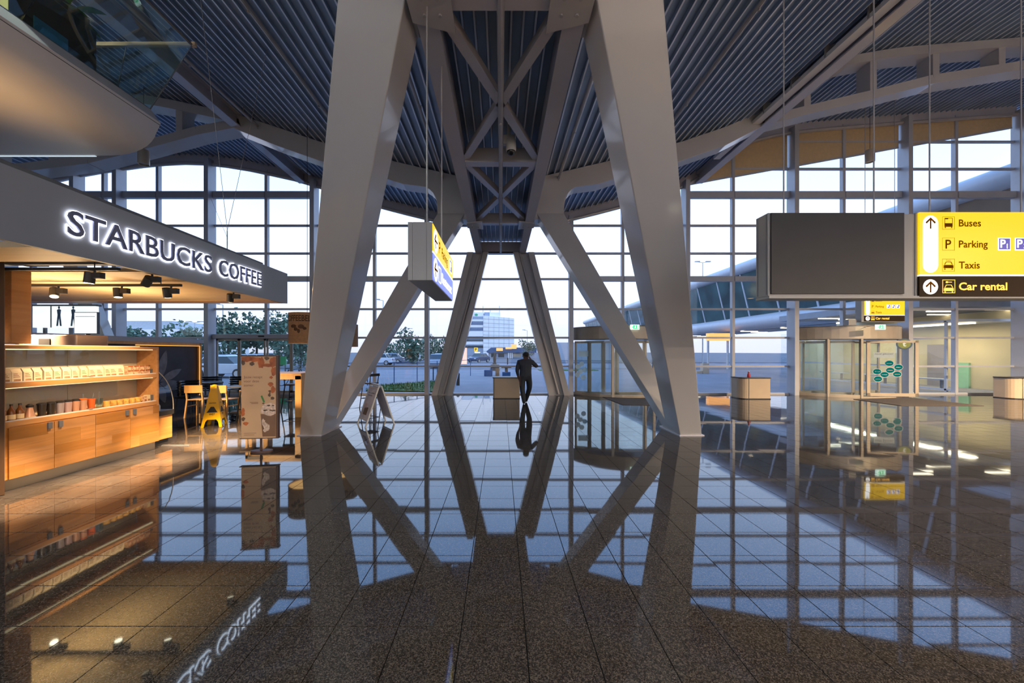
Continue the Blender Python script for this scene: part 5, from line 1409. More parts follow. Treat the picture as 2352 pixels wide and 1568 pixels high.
for (cx, cz, rx, rz, m) in ((-0.22, 1.61, 0.10, 0.05, 'caramel'), (-0.08, 1.60, 0.11, 0.045, 'caramel'), (0.03, 1.55, 0.05, 0.10, 'caramel'), (0.12, 1.50, 0.10, 0.03, 'caramel'), (0.22, 1.56, 0.07, 0.09, 'caramel'), (0.24, 1.40, 0.05, 0.08, 'caramel'), (-0.12, 1.53, 0.035, 0.035, 'nut'), (-0.26, 1.55, 0.035, 0.04, 'nut'), (0.12, 1.62, 0.04, 0.03, 'nut'), (0.19, 1.29, 0.025, 0.025, 'caramel'), (0.18, 1.17, 0.04, 0.035, 'caramel'), (0.22, 1.08, 0.04, 0.06, 'caramel'), (0.17, 1.05, 0.025, 0.02, 'nut'), (0.16, 0.99, 0.025, 0.035, 'nut'), (0.21, 0.93, 0.03, 0.03, 'nut'), (-0.26, 0.70, 0.03, 0.07, 'caramel'), (-0.26, 0.58, 0.028, 0.035, 'nut'), (-0.22, 0.50, 0.05, 0.03, 'caramel')):
    bflat(cl(blob(cx, cz, rx, rz)), M[m], 'printed_shape', 0.002)
bflat([(0.05, 0.27), (0.263, 0.27), (0.263, 0.66), (0.02, 0.66)], M['coffee'], 'printed_cup', 0.002)
bflat(cl(blob(0.16, 0.74, 0.14, 0.11, 18, 0.12)), M['cream'], 'printed_cream', 0.0025)
for k in range(10): bflat(cl(blob(0.16 + random.uniform(-0.1, 0.1), 0.77 + random.uniform(-0.08, 0.08), 0.022, 0.012, 8)), M['nut'], 'printed_crumb', 0.003)
bflat([(0.02, 0.97), (0.045, 0.985), (0.09, 0.87), (0.065, 0.855)], M['straw_green'], 'printed_straw', 0.003)
for (cx, cz, rx, rz) in ((0.06, 0.52, 0.03, 0.05), (0.10, 0.46, 0.035, 0.06), (0.14, 0.42, 0.03, 0.05), (0.09, 0.38, 0.03, 0.03)): bflat(cl(blob(cx, cz, rx, rz, 12, 0.35)), M['cream'], 'printed_emblem', 0.003)
def btext(s, x, z, h, nm='lettering'):
    v, f = text_geo(s, 0.0)
    bl(MB().add([(x + p_[0]*h, -0.038, z + p_[1]*h) for p_ in v], f), nm, M['coffee'], fix=False)
btext('Jouw recept', -0.25, 1.28, 0.042); btext('voor deze', -0.25, 1.21, 0.042); btext('zomer.', -0.25, 1.14, 0.042)
bflat(rect(-0.15, 0.86, -0.02, 0.868), M['coffee'], 'printed_line', 0.002); bflat(rect(-0.13, 0.84, -0.02, 0.848), M['coffee'], 'printed_line', 0.002)
bflat(rect(-0.25, 0.33, -0.05, 0.336), M['coffee'], 'printed_line', 0.002); bflat(rect(-0.25, 0.30, -0.08, 0.306), M['coffee'], 'printed_line', 0.002)

# caution cone
cn2 = thing('caution_cone', 'yellow wet-floor caution cone standing by the beech chairs', 'caution cone', (-6.72, 8.55, 0), rz=R(20))
M['cone'] = mat('yellow_plastic', (0.80, 0.47, 0.0), 0.35, var=0.05)
H_ = 0.96; bw = 0.20; tw = 0.05
for k in range(4):
    a = R(90 * k); ca, sa = math.cos(a), math.sin(a)
    def pt_(u, z):
        w = bw + (tw - bw) * z / H_
        x, y = u * w, -w
        return (x*ca - y*sa, x*sa + y*ca, z)
    outl = [(-1, 0), (-0.75, 0), (-0.68, 0.12), (-0.5, 0.17), (0.5, 0.17), (0.68, 0.12), (0.75, 0), (1, 0)]
    pts = [pt_(u, z) for u, z in outl] + [pt_(1, H_ - 0.03), pt_(-1, H_ - 0.03)]
    nv = len(pts); inn = [(p_[0]*0.97, p_[1]*0.97, p_[2]) for p_ in pts]
    MB().add(pts + inn, [tuple(range(nv)), tuple(range(nv, 2*nv))[::-1]] + [(i, (i+1) % nv, nv + (i+1) % nv, nv + i) for i in range(nv)]).build('side_panel', M['cone'], cn2, world=False)
    # lettering following the panel slope
    sl = (bw - tw) / H_
    ax = Vector((ca, sa, 0)); ay = Vector((-sa * sl, ca * sl, 1)).normalized(); an = Vector((sa, -ca, sl)).normalized()
    def onp(u, z):
        w = bw + (tw - bw) * z / H_; x, y = u, -w
        return Vector((x*ca - y*sa, x*sa + y*ca, z))
    for tx, z, h, wd in (('CAUTION', 0.53, 0.03, 0.13), ('WET', 0.27, 0.045, 0.12)):
        v, f = text_geo(tx, 0.02); w_ = max(p_[0] for p_ in v)
        MB().add([onp(-wd/2, z) + ax*p_[0]*wd/w_ + ay*p_[1]*h + an*0.003 for p_ in v], f).build('lettering', M['black'], cn2, fix=False, world=False)
    tri = [(-0.11, 0.33), (0.11, 0.33), (0.08, 0.37), (0.03, 0.46), (-0.03, 0.46), (-0.08, 0.37)]
    MB().add([onp(u, z) + an*0.003 for u, z in tri], [tuple(range(6))]).build('warning_mark', M['black'], cn2, fix=False, world=False)
MB().lathe([(0, H_ + 0.01), (0.04, H_), (0.068, H_ - 0.03), (0.068, H_ - 0.05)], (0, 0, 0), 12).build('cap', M['cone'], cn2, world=False, smooth=True)

# sandwich board
sb = thing('sandwich_board', 'white framed sandwich board with faint print beside the steel column', 'sandwich board', (-3.0, 8.75, 0), rz=R(-52))
M['alu'] = mat('aluminium_frame', (0.62, 0.61, 0.58), 0.35, metal=0.3)
M['poster'] = mat('faded_poster', (0.55, 0.50, 0.53), 0.5, var=0.18, scale=4)
for s in (-1, 1):
    y0_, y1_ = s*0.34, s*0.03; hh = 0.93
    for x in (-0.29, 0.29): MB().beam((x, y0_, 0), (x, y1_, hh), 0.035, 0.03, up=(0, 1, 0)).build('frame_leg', M['alu'], sb, world=False)
    def yp(z): return y0_ + (y1_ - y0_) * z / hh
    for z in (0.15, 0.88): MB().beam((-0.29, yp(z), z), (0.29, yp(z), z), 0.03, 0.035).build('frame_rail', M['alu'], sb, world=False)
    mb = MB().hexa([(-0.275, yp(0.16) - 0.006, 0.16), (0.275, yp(0.16) - 0.006, 0.16), (0.275, yp(0.16) + 0.006, 0.16), (-0.275, yp(0.16) + 0.006, 0.16)], [(-0.275, yp(0.88) - 0.006, 0.88), (0.275, yp(0.88) - 0.006, 0.88), (0.275, yp(0.88) + 0.006, 0.88), (-0.275, yp(0.88) + 0.006, 0.88)])
    mb.build('poster_panel', M['poster'], sb, world=False)
    zt = s * 0.009
    for (xa_, xb_, za_, zb3, m) in ((-0.15, 0.1, 0.25, 0.42, 'nut'), (-0.2, -0.02, 0.40, 0.5, 'tum_mauve'), (-0.2, 0.2, 0.74, 0.76, 'steel_dark'), (-0.2, 0.1, 0.68, 0.70, 'steel_dark')):
        MB().add([(xa_, yp(za_) + zt, za_), (xb_, yp(za_) + zt, za_), (xb_, yp(zb3) + zt, zb3), (xa_, yp(zb3) + zt, zb3)], [(0,1,2,3)]).build('print', M[m], sb, world=False, fix=False)
MB().prism([(-0.3, 0.92), (-0.2, 0.965), (0.2, 0.965), (0.3, 0.92)], 'y', -0.03, 0.03).build('top_cap', M['alu'], sb, world=False)

# ================================================================== PERSON
def person():
    t = thing('person', 'person in dark checked shirt and dark trousers walking with a phone at the ear', 'person', (0.82, 12.02, 0))
    J = [  # name, position, radii, parent
        ('pelvis', (0, 0, 0.93), (0.175, 0.13), None),
        ('waist', (0, 0.0, 1.08), (0.185, 0.14), 'pelvis'),
        ('chest', (0, -0.01, 1.28), (0.205, 0.15), 'waist'),
        ('upper', (0, -0.01, 1.41), (0.15, 0.10), 'chest'),
        ('neck', (0, 0.0, 1.50), (0.066, 0.068), 'upper'),
        ('skull', (0.01, 0.015, 1.59), (0.085, 0.097), 'neck'),
        ('crown', (0.01, 0.005, 1.66), (0.075, 0.085), 'skull'),
        ('hl', (-0.095, 0, 0.86), (0.105, 0.108), 'pelvis'),
        ('tl', (-0.10, 0.0, 0.68), (0.096, 0.10), 'hl'),
        ('kl', (-0.095, 0.0, 0.49), (0.080, 0.082), 'tl'),
        ('cl', (-0.075, -0.03, 0.32), (0.076, 0.078), 'kl'),
        ('al', (-0.05, -0.05, 0.10), (0.060, 0.062), 'cl'),
        ('bl', (-0.05, -0.02, 0.05), (0.045, 0.045), 'al'),
        ('ol', (-0.055, 0.12, 0.035), (0.042, 0.03), 'bl'),
        ('hr', (0.095, 0, 0.86), (0.105, 0.108), 'pelvis'),
        ('tr', (0.12, 0.08, 0.68), (0.096, 0.10), 'hr'),
        ('kr', (0.125, 0.16, 0.50), (0.080, 0.082), 'tr'),
        ('cr', (0.09, 0.25, 0.33), (0.076, 0.078), 'kr'),
        ('ar', (0.045, 0.36, 0.12), (0.060, 0.062), 'cr'),
        ('br', (0.045, 0.40, 0.06), (0.045, 0.045), 'ar'),
        ('or', (0.05, 0.52, 0.035), (0.042, 0.03), 'br'),
        ('sl', (-0.19, -0.01, 1.40), (0.085, 0.085), 'upper'),
        ('el', (-0.255, -0.03, 1.13), (0.068, 0.068), 'sl'),
        ('wl', (-0.22, 0.02, 0.91), (0.042, 0.036), 'el'),
        ('ml', (-0.195, 0.03, 0.845), (0.036, 0.022), 'wl'),
        ('sr', (0.19, -0.01, 1.40), (0.085, 0.085), 'upper'),
        ('er', (0.36, 0.03, 1.22), (0.066, 0.066), 'sr'),
        ('wr', (0.175, 0.07, 1.45), (0.042, 0.036), 'er'),
        ('mr', (0.135, 0.065, 1.52), (0.034, 0.024), 'wr'),
    ]
    # fingers
    for i, (dx, L) in enumerate(((-0.024, 0.060), (-0.008, 0.070), (0.008, 0.066), (0.024, 0.052))):
        J.append((f'f{i}a', (-0.195, 0.03 + dx, 0.80), (0.010, 0.010), 'ml'))
        J.append((f'f{i}b', (-0.190, 0.035 + dx, 0.80 - L*0.6), (0.009, 0.009), f'f{i}a'))
        J.append((f'f{i}c', (-0.178, 0.04 + dx, 0.80 - L), (0.008, 0.008), f'f{i}b'))
        J.append((f'g{i}a', (0.125, 0.065 + dx, 1.565), (0.010, 0.010), 'mr'))
        J.append((f'g{i}b', (0.112, 0.065 + dx, 1.565 + L*0.55), (0.009, 0.009), f'g{i}a'))
        J.append((f'g{i}c', (0.100, 0.065 + dx, 1.565 + L*0.85), (0.008, 0.008), f'g{i}b'))
    J += [('ta', (-0.180, 0.070, 0.835), (0.011, 0.011), 'ml'), ('tb', (-0.168, 0.088, 0.79), (0.009, 0.009), 'ta'),
          ('ua', (0.118, 0.10, 1.53), (0.011, 0.011), 'mr'), ('ub', (0.098, 0.112, 1.56), (0.009, 0.009), 'ua')]
    idx = {j[0]: i for i, j in enumerate(J)}
    me = bpy.data.meshes.new('person_skin')
    me.from_pydata([j[1] for j in J], [(idx[j[3]], idx[j[0]]) for j in J if j[3]], [])
    ob = bpy.data.objects.new('person_skin', me); COL.objects.link(ob)
    md = ob.modifiers.new('skin', 'SKIN')
    if not me.skin_vertices: me.skin_vertices.new()
    for i, j in enumerate(J):
        me.skin_vertices[0].data[i].radius = j[2]; me.skin_vertices[0].data[i].use_root = (i == 0)
    sd = ob.modifiers.new('sub', 'SUBSURF'); sd.levels = 2; sd.render_levels = 2
    dg = bpy.context.evaluated_depsgraph_get(); dg.update()
    body = bpy.data.meshes.new_from_object(ob.evaluated_get(dg))
    bpy.data.objects.remove(ob)
    skin = mat('skin', (0.13, 0.065, 0.045), 0.5)
    trous = mat('dark_trousers', (0.018, 0.022, 0.030), 0.7, var=0.2, scale=20)
    shoe = mat('dark_shoes', (0.015, 0.013, 0.012), 0.4)
    sh, nt, b = newmat('checked_shirt')
    tc = nt.nodes.new('ShaderNodeTexCoord'); b.inputs['Roughness'].default_value = 0.8
    w1 = nt.nodes.new('ShaderNodeTexWave'); w1.bands_direction = 'X'; w1.inputs['Scale'].default_value = 7
    w2 = nt.nodes.new('ShaderNodeTexWave'); w2.bands_direction = 'Z'; w2.inputs['Scale'].default_value = 7
    for w in (w1, w2): nt.links.new(tc.outputs['Object'], w.inputs['Vector'])
    mx = nt.nodes.new('ShaderNodeMath'); mx.operation = 'MULTIPLY'
    nt.links.new(w1.outputs['Fac'], mx.inputs[0]); nt.links.new(w2.outputs['Fac'], mx.inputs[1])
    rp = nt.nodes.new('ShaderNodeValToRGB'); rp.color_ramp.elements[0].color = (0.014, 0.018, 0.030, 1); rp.color_ramp.elements[1].color = (0.10, 0.12, 0.15, 1)
    nt.links.new(mx.outputs[0], rp.inputs[0]); nt.links.new(rp.outputs[0], b.inputs['Base Color'])
    body.materials.clear()
    for m in (skin, sh, trous, shoe): body.materials.append(m)
    A, Bp = Vector((0.345, 0.03, 1.22)), Vector((0.135, 0.065, 1.52))
    for p_ in body.polygons:
        c = p_.center; k = 1
        if c.z < 0.085: k = 3
        elif c.x < -0.14 and 0.60 < c.z < 0.95: k = 0
        elif c.z < 0.93: k = 2
        elif c.z > 1.475 and abs(c.x - 0.01) < 0.11: k = 0
        if c.x > 0.10:
            u = max(0, min(1, (c - A).dot(Bp - A) / (Bp - A).length_squared))
            if u > 0.12 and (c - (A + (Bp - A) * u)).length < 0.075 and c.z > 1.2: k = 0
        if c.z > 1.55 and c.x > 0.085: k = 0
        p_.material_index = k
    body.shade_smooth()
    o = bpy.data.objects.new('body', body); COL.objects.link(o); o.parent = t
    hair = mat('dark_hair', (0.012, 0.009, 0.008), 0.7, bump=0.4, bscale=120)
    mb = MB().sphere((0.01, -0.012, 1.645), 0.092, 0.106, 0.088, 16, 10)
    mb.v = [(x, y, z if z > 1.60 else 1.60 + (z - 1.60) * 0.45) for x, y, z in mb.v]
    mb.build('hair', hair, t, world=False, smooth=True)
    for s in (-1, 1): MB().sphere((0.01 + s*0.082, 0.02, 1.59), 0.012, 0.02, 0.032, 8, 6).build('ear', skin, t, world=False, smooth=True)
    MB().sphere((0.01, 0.108, 1.585), 0.014, 0.022, 0.026, 8, 6).build('nose', skin, t, world=False, smooth=True)
    ew = mat('eye_white', (0.5, 0.5, 0.5), 0.3)
    for s in (-1, 1): MB().sphere((0.01 + s*0.032, 0.093, 1.613), 0.013, 0.008, 0.008, 8, 6).build('eye', ew, t, world=False, smooth=True)
    MB().sphere((0.01, 0.098, 1.545), 0.026, 0.008, 0.007, 8, 6).build('mouth', mat('lips', (0.14, 0.05, 0.045), 0.5), t, world=False, smooth=True)
    t.scale = (1.1, 1.0, 1.0)
    return t
person()
ph = MB().box(0.82 + 0.103, 0.82 + 0.113, 12.02 + 0.03, 12.02 + 0.10, 1.525, 1.66).build('phone', M['black_gloss'], bevel=0.003)
tag(ph, 'black mobile phone held to the ear of the walking person', 'phone')

# ================================================================== OUTSIDE
M['paving'] = mat('pale_paving', (0.20, 0.205, 0.235), 0.75, var=0.10, scale=0.6, bump=0.1, bscale=8)
M['asphalt'] = mat('asphalt', (0.12, 0.125, 0.14), 0.8, var=0.12, scale=0.8)
M['grass'] = mat('lawn', (0.07, 0.14, 0.025), 0.9, var=0.4, scale=4)
M['facade'] = mat('pale_facade', (0.92, 0.90, 0.86), 0.5, var=0.03)
M['facade_joint'] = mat('facade_joint', (0.45, 0.49, 0.52), 0.6)
M['facade_blue'] = mat('blue_grey_facade', (0.30, 0.36, 0.46), 0.5)
M['win_blue'] = mat('ribbon_window', (0.06, 0.13, 0.25), 0.15)
M['win_dark'] = mat('dark_ribbon_window', (0.012, 0.035, 0.05), 0.15)
M['blue_band'] = mat('blue_band', (0.02, 0.09, 0.22), 0.45)
M['orange_lit'] = emis('orange_sign', (1.0, 0.42, 0.12), 1.1)
M['foliage'] = mat('tree_leaf', (0.085, 0.16, 0.10), 0.6, var=0.45, scale=1.5)
M['bark'] = mat('bark', (0.06, 0.045, 0.03), 0.9)
M['crimson'] = mat('red_paint', (0.4, 0.03, 0.03), 0.4)
pv = MB().box(-60, 60, Y_WALL + 0.1, 55, -0.35, -0.03).build('pavement_outside', M['paving']); tag(pv, 'pale paved forecourt outside the glass', kind='structure')
rd = MB().box(-300, 300, 55, 600, -0.35, -0.03).build('road', M['asphalt']); tag(rd, 'grey car park and road surface', kind='structure')
kb = MB().box(-60, 60, 54.6, 55.0, -0.05, 0.10).build('kerb', M['paving']); tag(kb, 'pale kerb along the car park', kind='structure')
tag(MB().box(-30, 30, 36, 39, -0.028, -0.022).build('road_strip', M['asphalt']), 'asphalt lane across the forecourt', kind='structure')

# lawn with short grass
lw_ = [W(852, 898, 16.3), W(985, 898, 16.6), W(990, 880, 20.0), W(915, 880, 20.0)]
lawn = MB().prism([(-6.0, 16.2), (-2.7, 15.7), (-2.4, 18.6), (-3.6, 21.5), (-6.2, 18.5)], 'z', -0.03, 0.03).build('lawn', M['grass']); tag(lawn, 'small green lawn outside by the bicycle rails', kind='structure')
mb = MB()
from math import cos, sin
for k in range(2600):
    x = random.uniform(-6.1, -2.5); y = random.uniform(15.8, 21.3)
    if y < 16.2 - (x + 6.0) * 0.15 or (y > 18.5 and x > -2.4 - (y - 18.6) * 0.41) or (y > 18.5 and x < -6.2 + (y - 18.5) * 0.87): continue
    a = random.uniform(0, 6.28); h = random.uniform(0.05, 0.13)
    mb.add([(x - 0.012*cos(a), y - 0.012*sin(a), 0.03), (x + 0.012*cos(a), y + 0.012*sin(a), 0.03), (x + random.uniform(-.04, .04), y + random.uniform(-.04, .04), 0.03 + h)], [(0,1,2)])
tag(mb.build('grass', M['grass'], fix=False), 'short green grass blades on the small lawn', 'grass', kind='stuff')
tag(MB().box(3.6, 9.0, 33.5, 35.5, -0.03, 0.02).build('lawn', M['grass']), 'far strip of green lawn across the forecourt', kind='structure')

# railing outside
rl = thing('railing', 'thin dark metal railing posts outside by the lawn', 'railing', (-6.5, 22, 0))
for k in range(7):
    p0 = Vector((-7.9 + 0.95*k, 17.5 + 1.5*k, 0)); MB().tube([p0 + Vector((0,0,-0.03)), p0 + Vector((0,0,1.15))], 0.025, 6).build('post', M['blue_band'], rl)
MB().tube([(-7.9, 17.5, 1.12), (-2.2, 26.5, 1.12)], 0.02, 6).build('top_rail', M['blue_band'], rl)
hoop = thing('bicycle_hoop', 'dark steel bicycle hoop at the edge of the lawn', 'bicycle stand', (-3.4, 20.5, 0))
MB().tube([(-4.15, 22.4, -0.03), (-4.15, 22.4, 0.75), (-4.05, 22.4, 0.86), (-3.35, 22.6, 0.86), (-3.25, 22.6, 0.75), (-3.25, 22.6, -0.03)], 0.035, 8).build('hoop', M['wood_dark'], hoop, smooth=True)

# trees
def tree(x, y, h, r, label, n=900, trunk=0.35, leaf=0.25, seed=0):
    rnd = random.Random(seed)
    t = thing('tree', label, 'tree', (x, y, 0), 'trees beyond the glass')
    zc = h - r * 0.95
    tr = MB().tube([(x, y, -0.1), (x + 0.1, y, zc*0.6), (x, y, zc)], [0.14*h/6, 0.11*h/6, 0.06*h/6], 7).build('trunk', M['bark'], t)
    for k in range(5):
        a = k * 1.26
        MB().tube([(x, y, zc*0.6), (x + cos(a)*r*0.5, y + sin(a)*r*0.5, zc + r*0.2)], [0.05*h/6, 0.02*h/6], 5).build('branch', M['bark'], tr, world=False) if False else None
    mb = MB()
    lumps = [(rnd.uniform(-0.6, 0.6)*r, rnd.uniform(-0.6, 0.6)*r, rnd.uniform(-0.5, 0.55)*r, rnd.uniform(0.35, 0.6)*r) for _ in range(9)]
    for k in range(n):
        lx, ly, lz, lr = lumps[k % 9]
        v = Vector((rnd.gauss(0,1), rnd.gauss(0,1), rnd.gauss(0,1))).normalized() * lr * rnd.uniform(0.6, 1.05)
        c = Vector((x + lx, y + ly, zc + lz)) + v
        a = Vector((rnd.gauss(0,1), rnd.gauss(0,1), rnd.gauss(0,1))).normalized(); b = a.cross(Vector((rnd.gauss(0,1), rnd.gauss(0,1), rnd.gauss(0,1)))).normalized()
        s = leaf * rnd.uniform(0.6, 1.3)
        mb.add([c - a*s, c + b*s*0.6, c + a*s, c - b*s*0.6], [(0,1,2,3)])
    cr_ = mb.build('crown', M['foliage'], t, fix=False); cr_['kind'] = 'stuff'
    return t
def tree_px(px, ybase, d, h, r, label, seed, n=900):
    tree((px - 1150) * d / FPX, d, h, r, label, n, leaf=0.07*r + 0.06, seed=seed)
tree_px(305, 0, 38, 4.6, 2.0, 'green tree before the low white hall seen past the menu screen', 1)
tree_px(413, 0, 36, 5.0, 2.3, 'round tree seen between the mural and the low white hall', 2)
tree_px(522, 0, 36, 5.1, 1.9, 'small tree seen through the sliding door side pane', 3)
tree_px(588, 0, 42, 6.4, 3.2, 'large tree seen above the banner stand', 4, 1300)
tree_px(662, 0, 52, 7.3, 3.2, 'tall tree partly behind the burlap lamp', 5, 1300)
tree_px(690, 0, 40, 4.2, 2.6, 'bushy tree beside the burlap lamp cord', 6)
tree_px(903, 0, 60, 3.9, 2.0, 'small distant tree behind the bicycle rails', 7, 600)
tree_px(958, 0, 52, 5.2, 2.8, 'dense tree just beside the slim glass wall post', 8, 1100)
tree_px(1008, 0, 60, 5.0, 2.8, 'tree partly hidden by the leaning column on the cafe side', 9, 900)
tree_px(1212, 0, 75, 4.4, 2.0, 'single tree by the blue low building', 10, 600)

# white office block
ob_ = thing('office_building', 'pale gridded office block with blue-grey striped side wing', 'building', (-3, 152, 0))
DB = 150.0
def bx(px): return (px - 1150) * DB / FPX
def bz(py): return CH - (py - 807) * DB / FPX
xL, xM, xR = bx(1040), bx(1110), bx(1182)
MB().hexa([(xM, DB, 0), (xR, DB + 6, 0), (xR, DB + 25, 0), (xM, DB + 25, 0)], [(xM, DB, bz(724)), (xR, DB + 6, bz(728)), (xR, DB + 25, bz(728)), (xM, DB + 25, bz(724))]).build('white_wing', M['facade'], ob_)
MB().box(xL, xM - 0.05, DB + 1, DB + 22, 0, bz(726)).build('striped_wing', M['facade_blue'], ob_)
for i, (y0, y1, m) in enumerate(((733, 737, 'facade'), (739, 744.5, 'win_blue'), (746, 751, 'facade'), (753, 758, 'win_blue'), (760, 772, 'facade'), (778.5, 783.5, 'win_dark'), (784, 791, 'facade'), (793.5, 798.5, 'win_dark'))):
    MB().box(xL, xM - 0.1, DB + 0.8, DB + 1.05, bz(y1), bz(y0)).build('storey_band', M[m], ob_)
for k in range(1, 10):
    z = bz(724) * k / 10 + 0.3
    MB().beam((xM + 0.05, DB - 0.06, z), (xR, DB + 5.94, z * 0.985), 0.1, 0.10).build('grid_line', M['facade_joint'], ob_)
for k in range(1, 6):
    u = k / 6; MB().box(xM + (xR - xM)*u - 0.05, xM + (xR - xM)*u + 0.05, DB + 6*u - 0.08, DB + 6*u, 0, bz(726)).build('grid_line', M['facade_joint'], ob_)
MB().box(xM + 0.2, xM + 2.5, DB + 4, DB + 12, bz(726), bz(714.5)).build('roof_plant', M['facade_blue'], ob_)
MB().box(xM + 2.5, xM + 7, DB + 4, DB + 12, bz(727), bz(715)).build('roof_plant', M['facade'], ob_)
MB().box(xL + 3, xM - 0.1, DB + 5, DB + 15, bz(727), bz(714)).build('roof_plant', M['facade'], ob_)
for px, top in ((1108, 698), (1125, 708), (1147, 698)): MB().tube([(bx(px), DB + 6, bz(726)), (bx(px), DB + 6, bz(top))], 0.12, 5).build('mast', M['facade_joint'], ob_)
flat(ell(bx(1092), bz(720), 0.7, 0.5), (0, DB + 4.9, 0), mat('green_logo', (0.0, 0.35, 0.15), 0.5), ob_, name='logo', lift=0.05)
# blue low building with orange signs
lb = thing('low_building', 'low building with blue fascia and orange lit signs', 'building', (6, 95, 0))
DL = 92.0
def lx(px): return (px - 1150) * DL / FPX
def lz(py): return CH - (py - 807) * DL / FPX
MB().box(lx(1122), lx(1228), DL, DL + 14, 0, lz(810)).build('wall', M['facade_blue'], lb)
MB().prism([(lx(1117), lz(807)), (lx(1128), lz(798)), (lx(1232), lz(798)), (lx(1232), lz(810)), (lx(1120), lz(810))], 'y', DL - 0.6, DL + 14).build('blue_fascia', M['blue_band'], lb)
for (x0, y0, x1, y1) in ((1140, 799, 1155, 805.5), (1161, 797, 1175, 801.5), (1174, 790.5, 1186, 801)):
    MB().box(lx(x0), lx(x1), DL - 0.9, DL - 0.62, lz(y1), lz(y0)).build('lit_sign', M['orange_lit'], lb)
for x0, x1 in ((1128, 1140), (1144, 1158), (1178, 1196), (1200, 1214)): MB().box(lx(x0), lx(x1), DL - 0.05, DL + 0.05, 0.3, lz(811.5)).build('window', M['win_dark'] if x0 != 1178 else M['tan'], lb)
for x in (1168, 1172, 1176): MB().tube([(lx(x), DL - 0.4, 0), (lx(x), DL - 0.4, lz(810))], 0.14, 6).build('post', M['facade'], lb)
# yellow taxi totem and lit kiosk box
tt = thing('totem_sign', 'yellow taxi totem above a glowing ticket box outside', 'sign', (-4.6, 70, 0))
tx_ = lambda px: (px - 1150) * 70 / FPX
tz_ = lambda py: CH - (py - 807) * 70 / FPX
MB().box(tx_(1089), tx_(1097), 70, 70.4, tz_(807), tz_(798)).build('yellow_head', emis('taxi_yellow', (0.95, 0.62, 0.05), 0.8), tt)
MB().box(tx_(1090), tx_(1102), 70, 71, -0.03, tz_(808)).build('glow_box', emis('glow_box', (0.95, 0.85, 0.5), 0.9), tt)
MB().tube([(tx_(1093), 70.2, tz_(808)), (tx_(1093), 70.2, tz_(807))], 0.1, 6).build('pole', M['facade'], tt)
put_text('P', (tx_(1091), 69.98, tz_(805.5)), 0.5, M['black'], tt, offset=0.03)
hb = thing('lit_box', 'pinkish backlit poster box outside beside the leaning column', 'poster box', ((1066-1150)*45/FPX, 45, 0))
MB().box((1058-1150)*45/FPX, (1072-1150)*45/FPX, 45, 45.3, 0.2, 2.2).build('panel', emis('pink_poster', (1.0, 0.55, 0.42), 0.9, 0.2), hb)
MB().box((1058-1150)*45/FPX, (1072-1150)*45/FPX, 45.0, 45.3, -0.03, 0.2).build('foot', M['facade_joint'], hb)
# ramp barrier
br_ = thing('stone_bench', 'dark forecourt stone bench group', 'bench', (0, 26, 0))
br_['label'] = 'dark low bench with an orange lit end on the forecourt'
MB().box(W(1112, 0, 26).x, W(1130, 0, 26).x, 26, 26.6, -0.03, 0.42).build('block', M['blue_band'], br_, bevel=0.02)
MB().box(W(1127, 0, 26.5).x, W(1147, 0, 26.5).x, 26.2, 26.8, 0.55, 0.80).build('seat', M['wood_dark'], br_, bevel=0.02)
MB().box(W(1138, 0, 26.5).x, W(1147, 0, 26.5).x, 26.2, 26.7, -0.03, 0.55).build('lit_end', mat('amber_end', (0.5, 0.22, 0.08), 0.5), br_)
MB().box(W(1127, 0, 26.5).x, W(1131, 0, 26.5).x, 26.2, 26.7, -0.03, 0.55).build('support', M['blue_band'], br_)
b2 = thing('bench', 'dark T-shaped bench outside behind the low pale kiosk', 'bench', (W(1163, 0, 25).x, 25, 0))
cx = W(1163, 0, 25).x
MB().box(cx - 0.28, cx + 0.28, 24.8, 25.2, -0.03, 0.35).build('block', M['blue_band'], b2, bevel=0.02)
MB().box(cx - 0.1, cx + 0.1, 24.9, 25.1, 0.35, 0.62).build('stem', M['wood_dark'], b2)
MB().box(cx - 0.34, cx + 0.34, 24.8, 25.2, 0.62, 0.68).build('top', M['black'], b2)
stn = thing('statue', 'dark slender statue on a stepped base on the forecourt', 'statue', (W(1136, 0, 34).x, 34, 0))
sx_ = W(1136, 0, 34).x
MB().lathe([(0, -0.03), (0.5, -0.03), (0.45, 0.12), (0.25, 0.2), (0.2, 0.6), (0.12, 0.75), (0.15, 1.0), (0.14, 1.25), (0.07, 1.4), (0.10, 1.55), (0.05, 1.68), (0, 1.7)], (sx_, 34, 0), 12).build('figure', M['wood_dark'], stn, smooth=True)
def bollard(px, d, label, h=0.8):
    x = (px - 1150) * d / FPX
    t = thing('bollard', label, 'bollard', (x, d, 0))
    MB().tube([(x, d, -0.03), (x, d, h)], 0.09, 8).build('shaft', M['black'], t); MB().sphere((x, d, h), 0.1, n=8, m=6).build('cap', M['black'], t)
bollard(1166, 50, 'dark bollard on the forecourt beyond the T-shaped bench')
bollard(1052, 19, 'short dark bollard just outside the leaning column', 0.55)

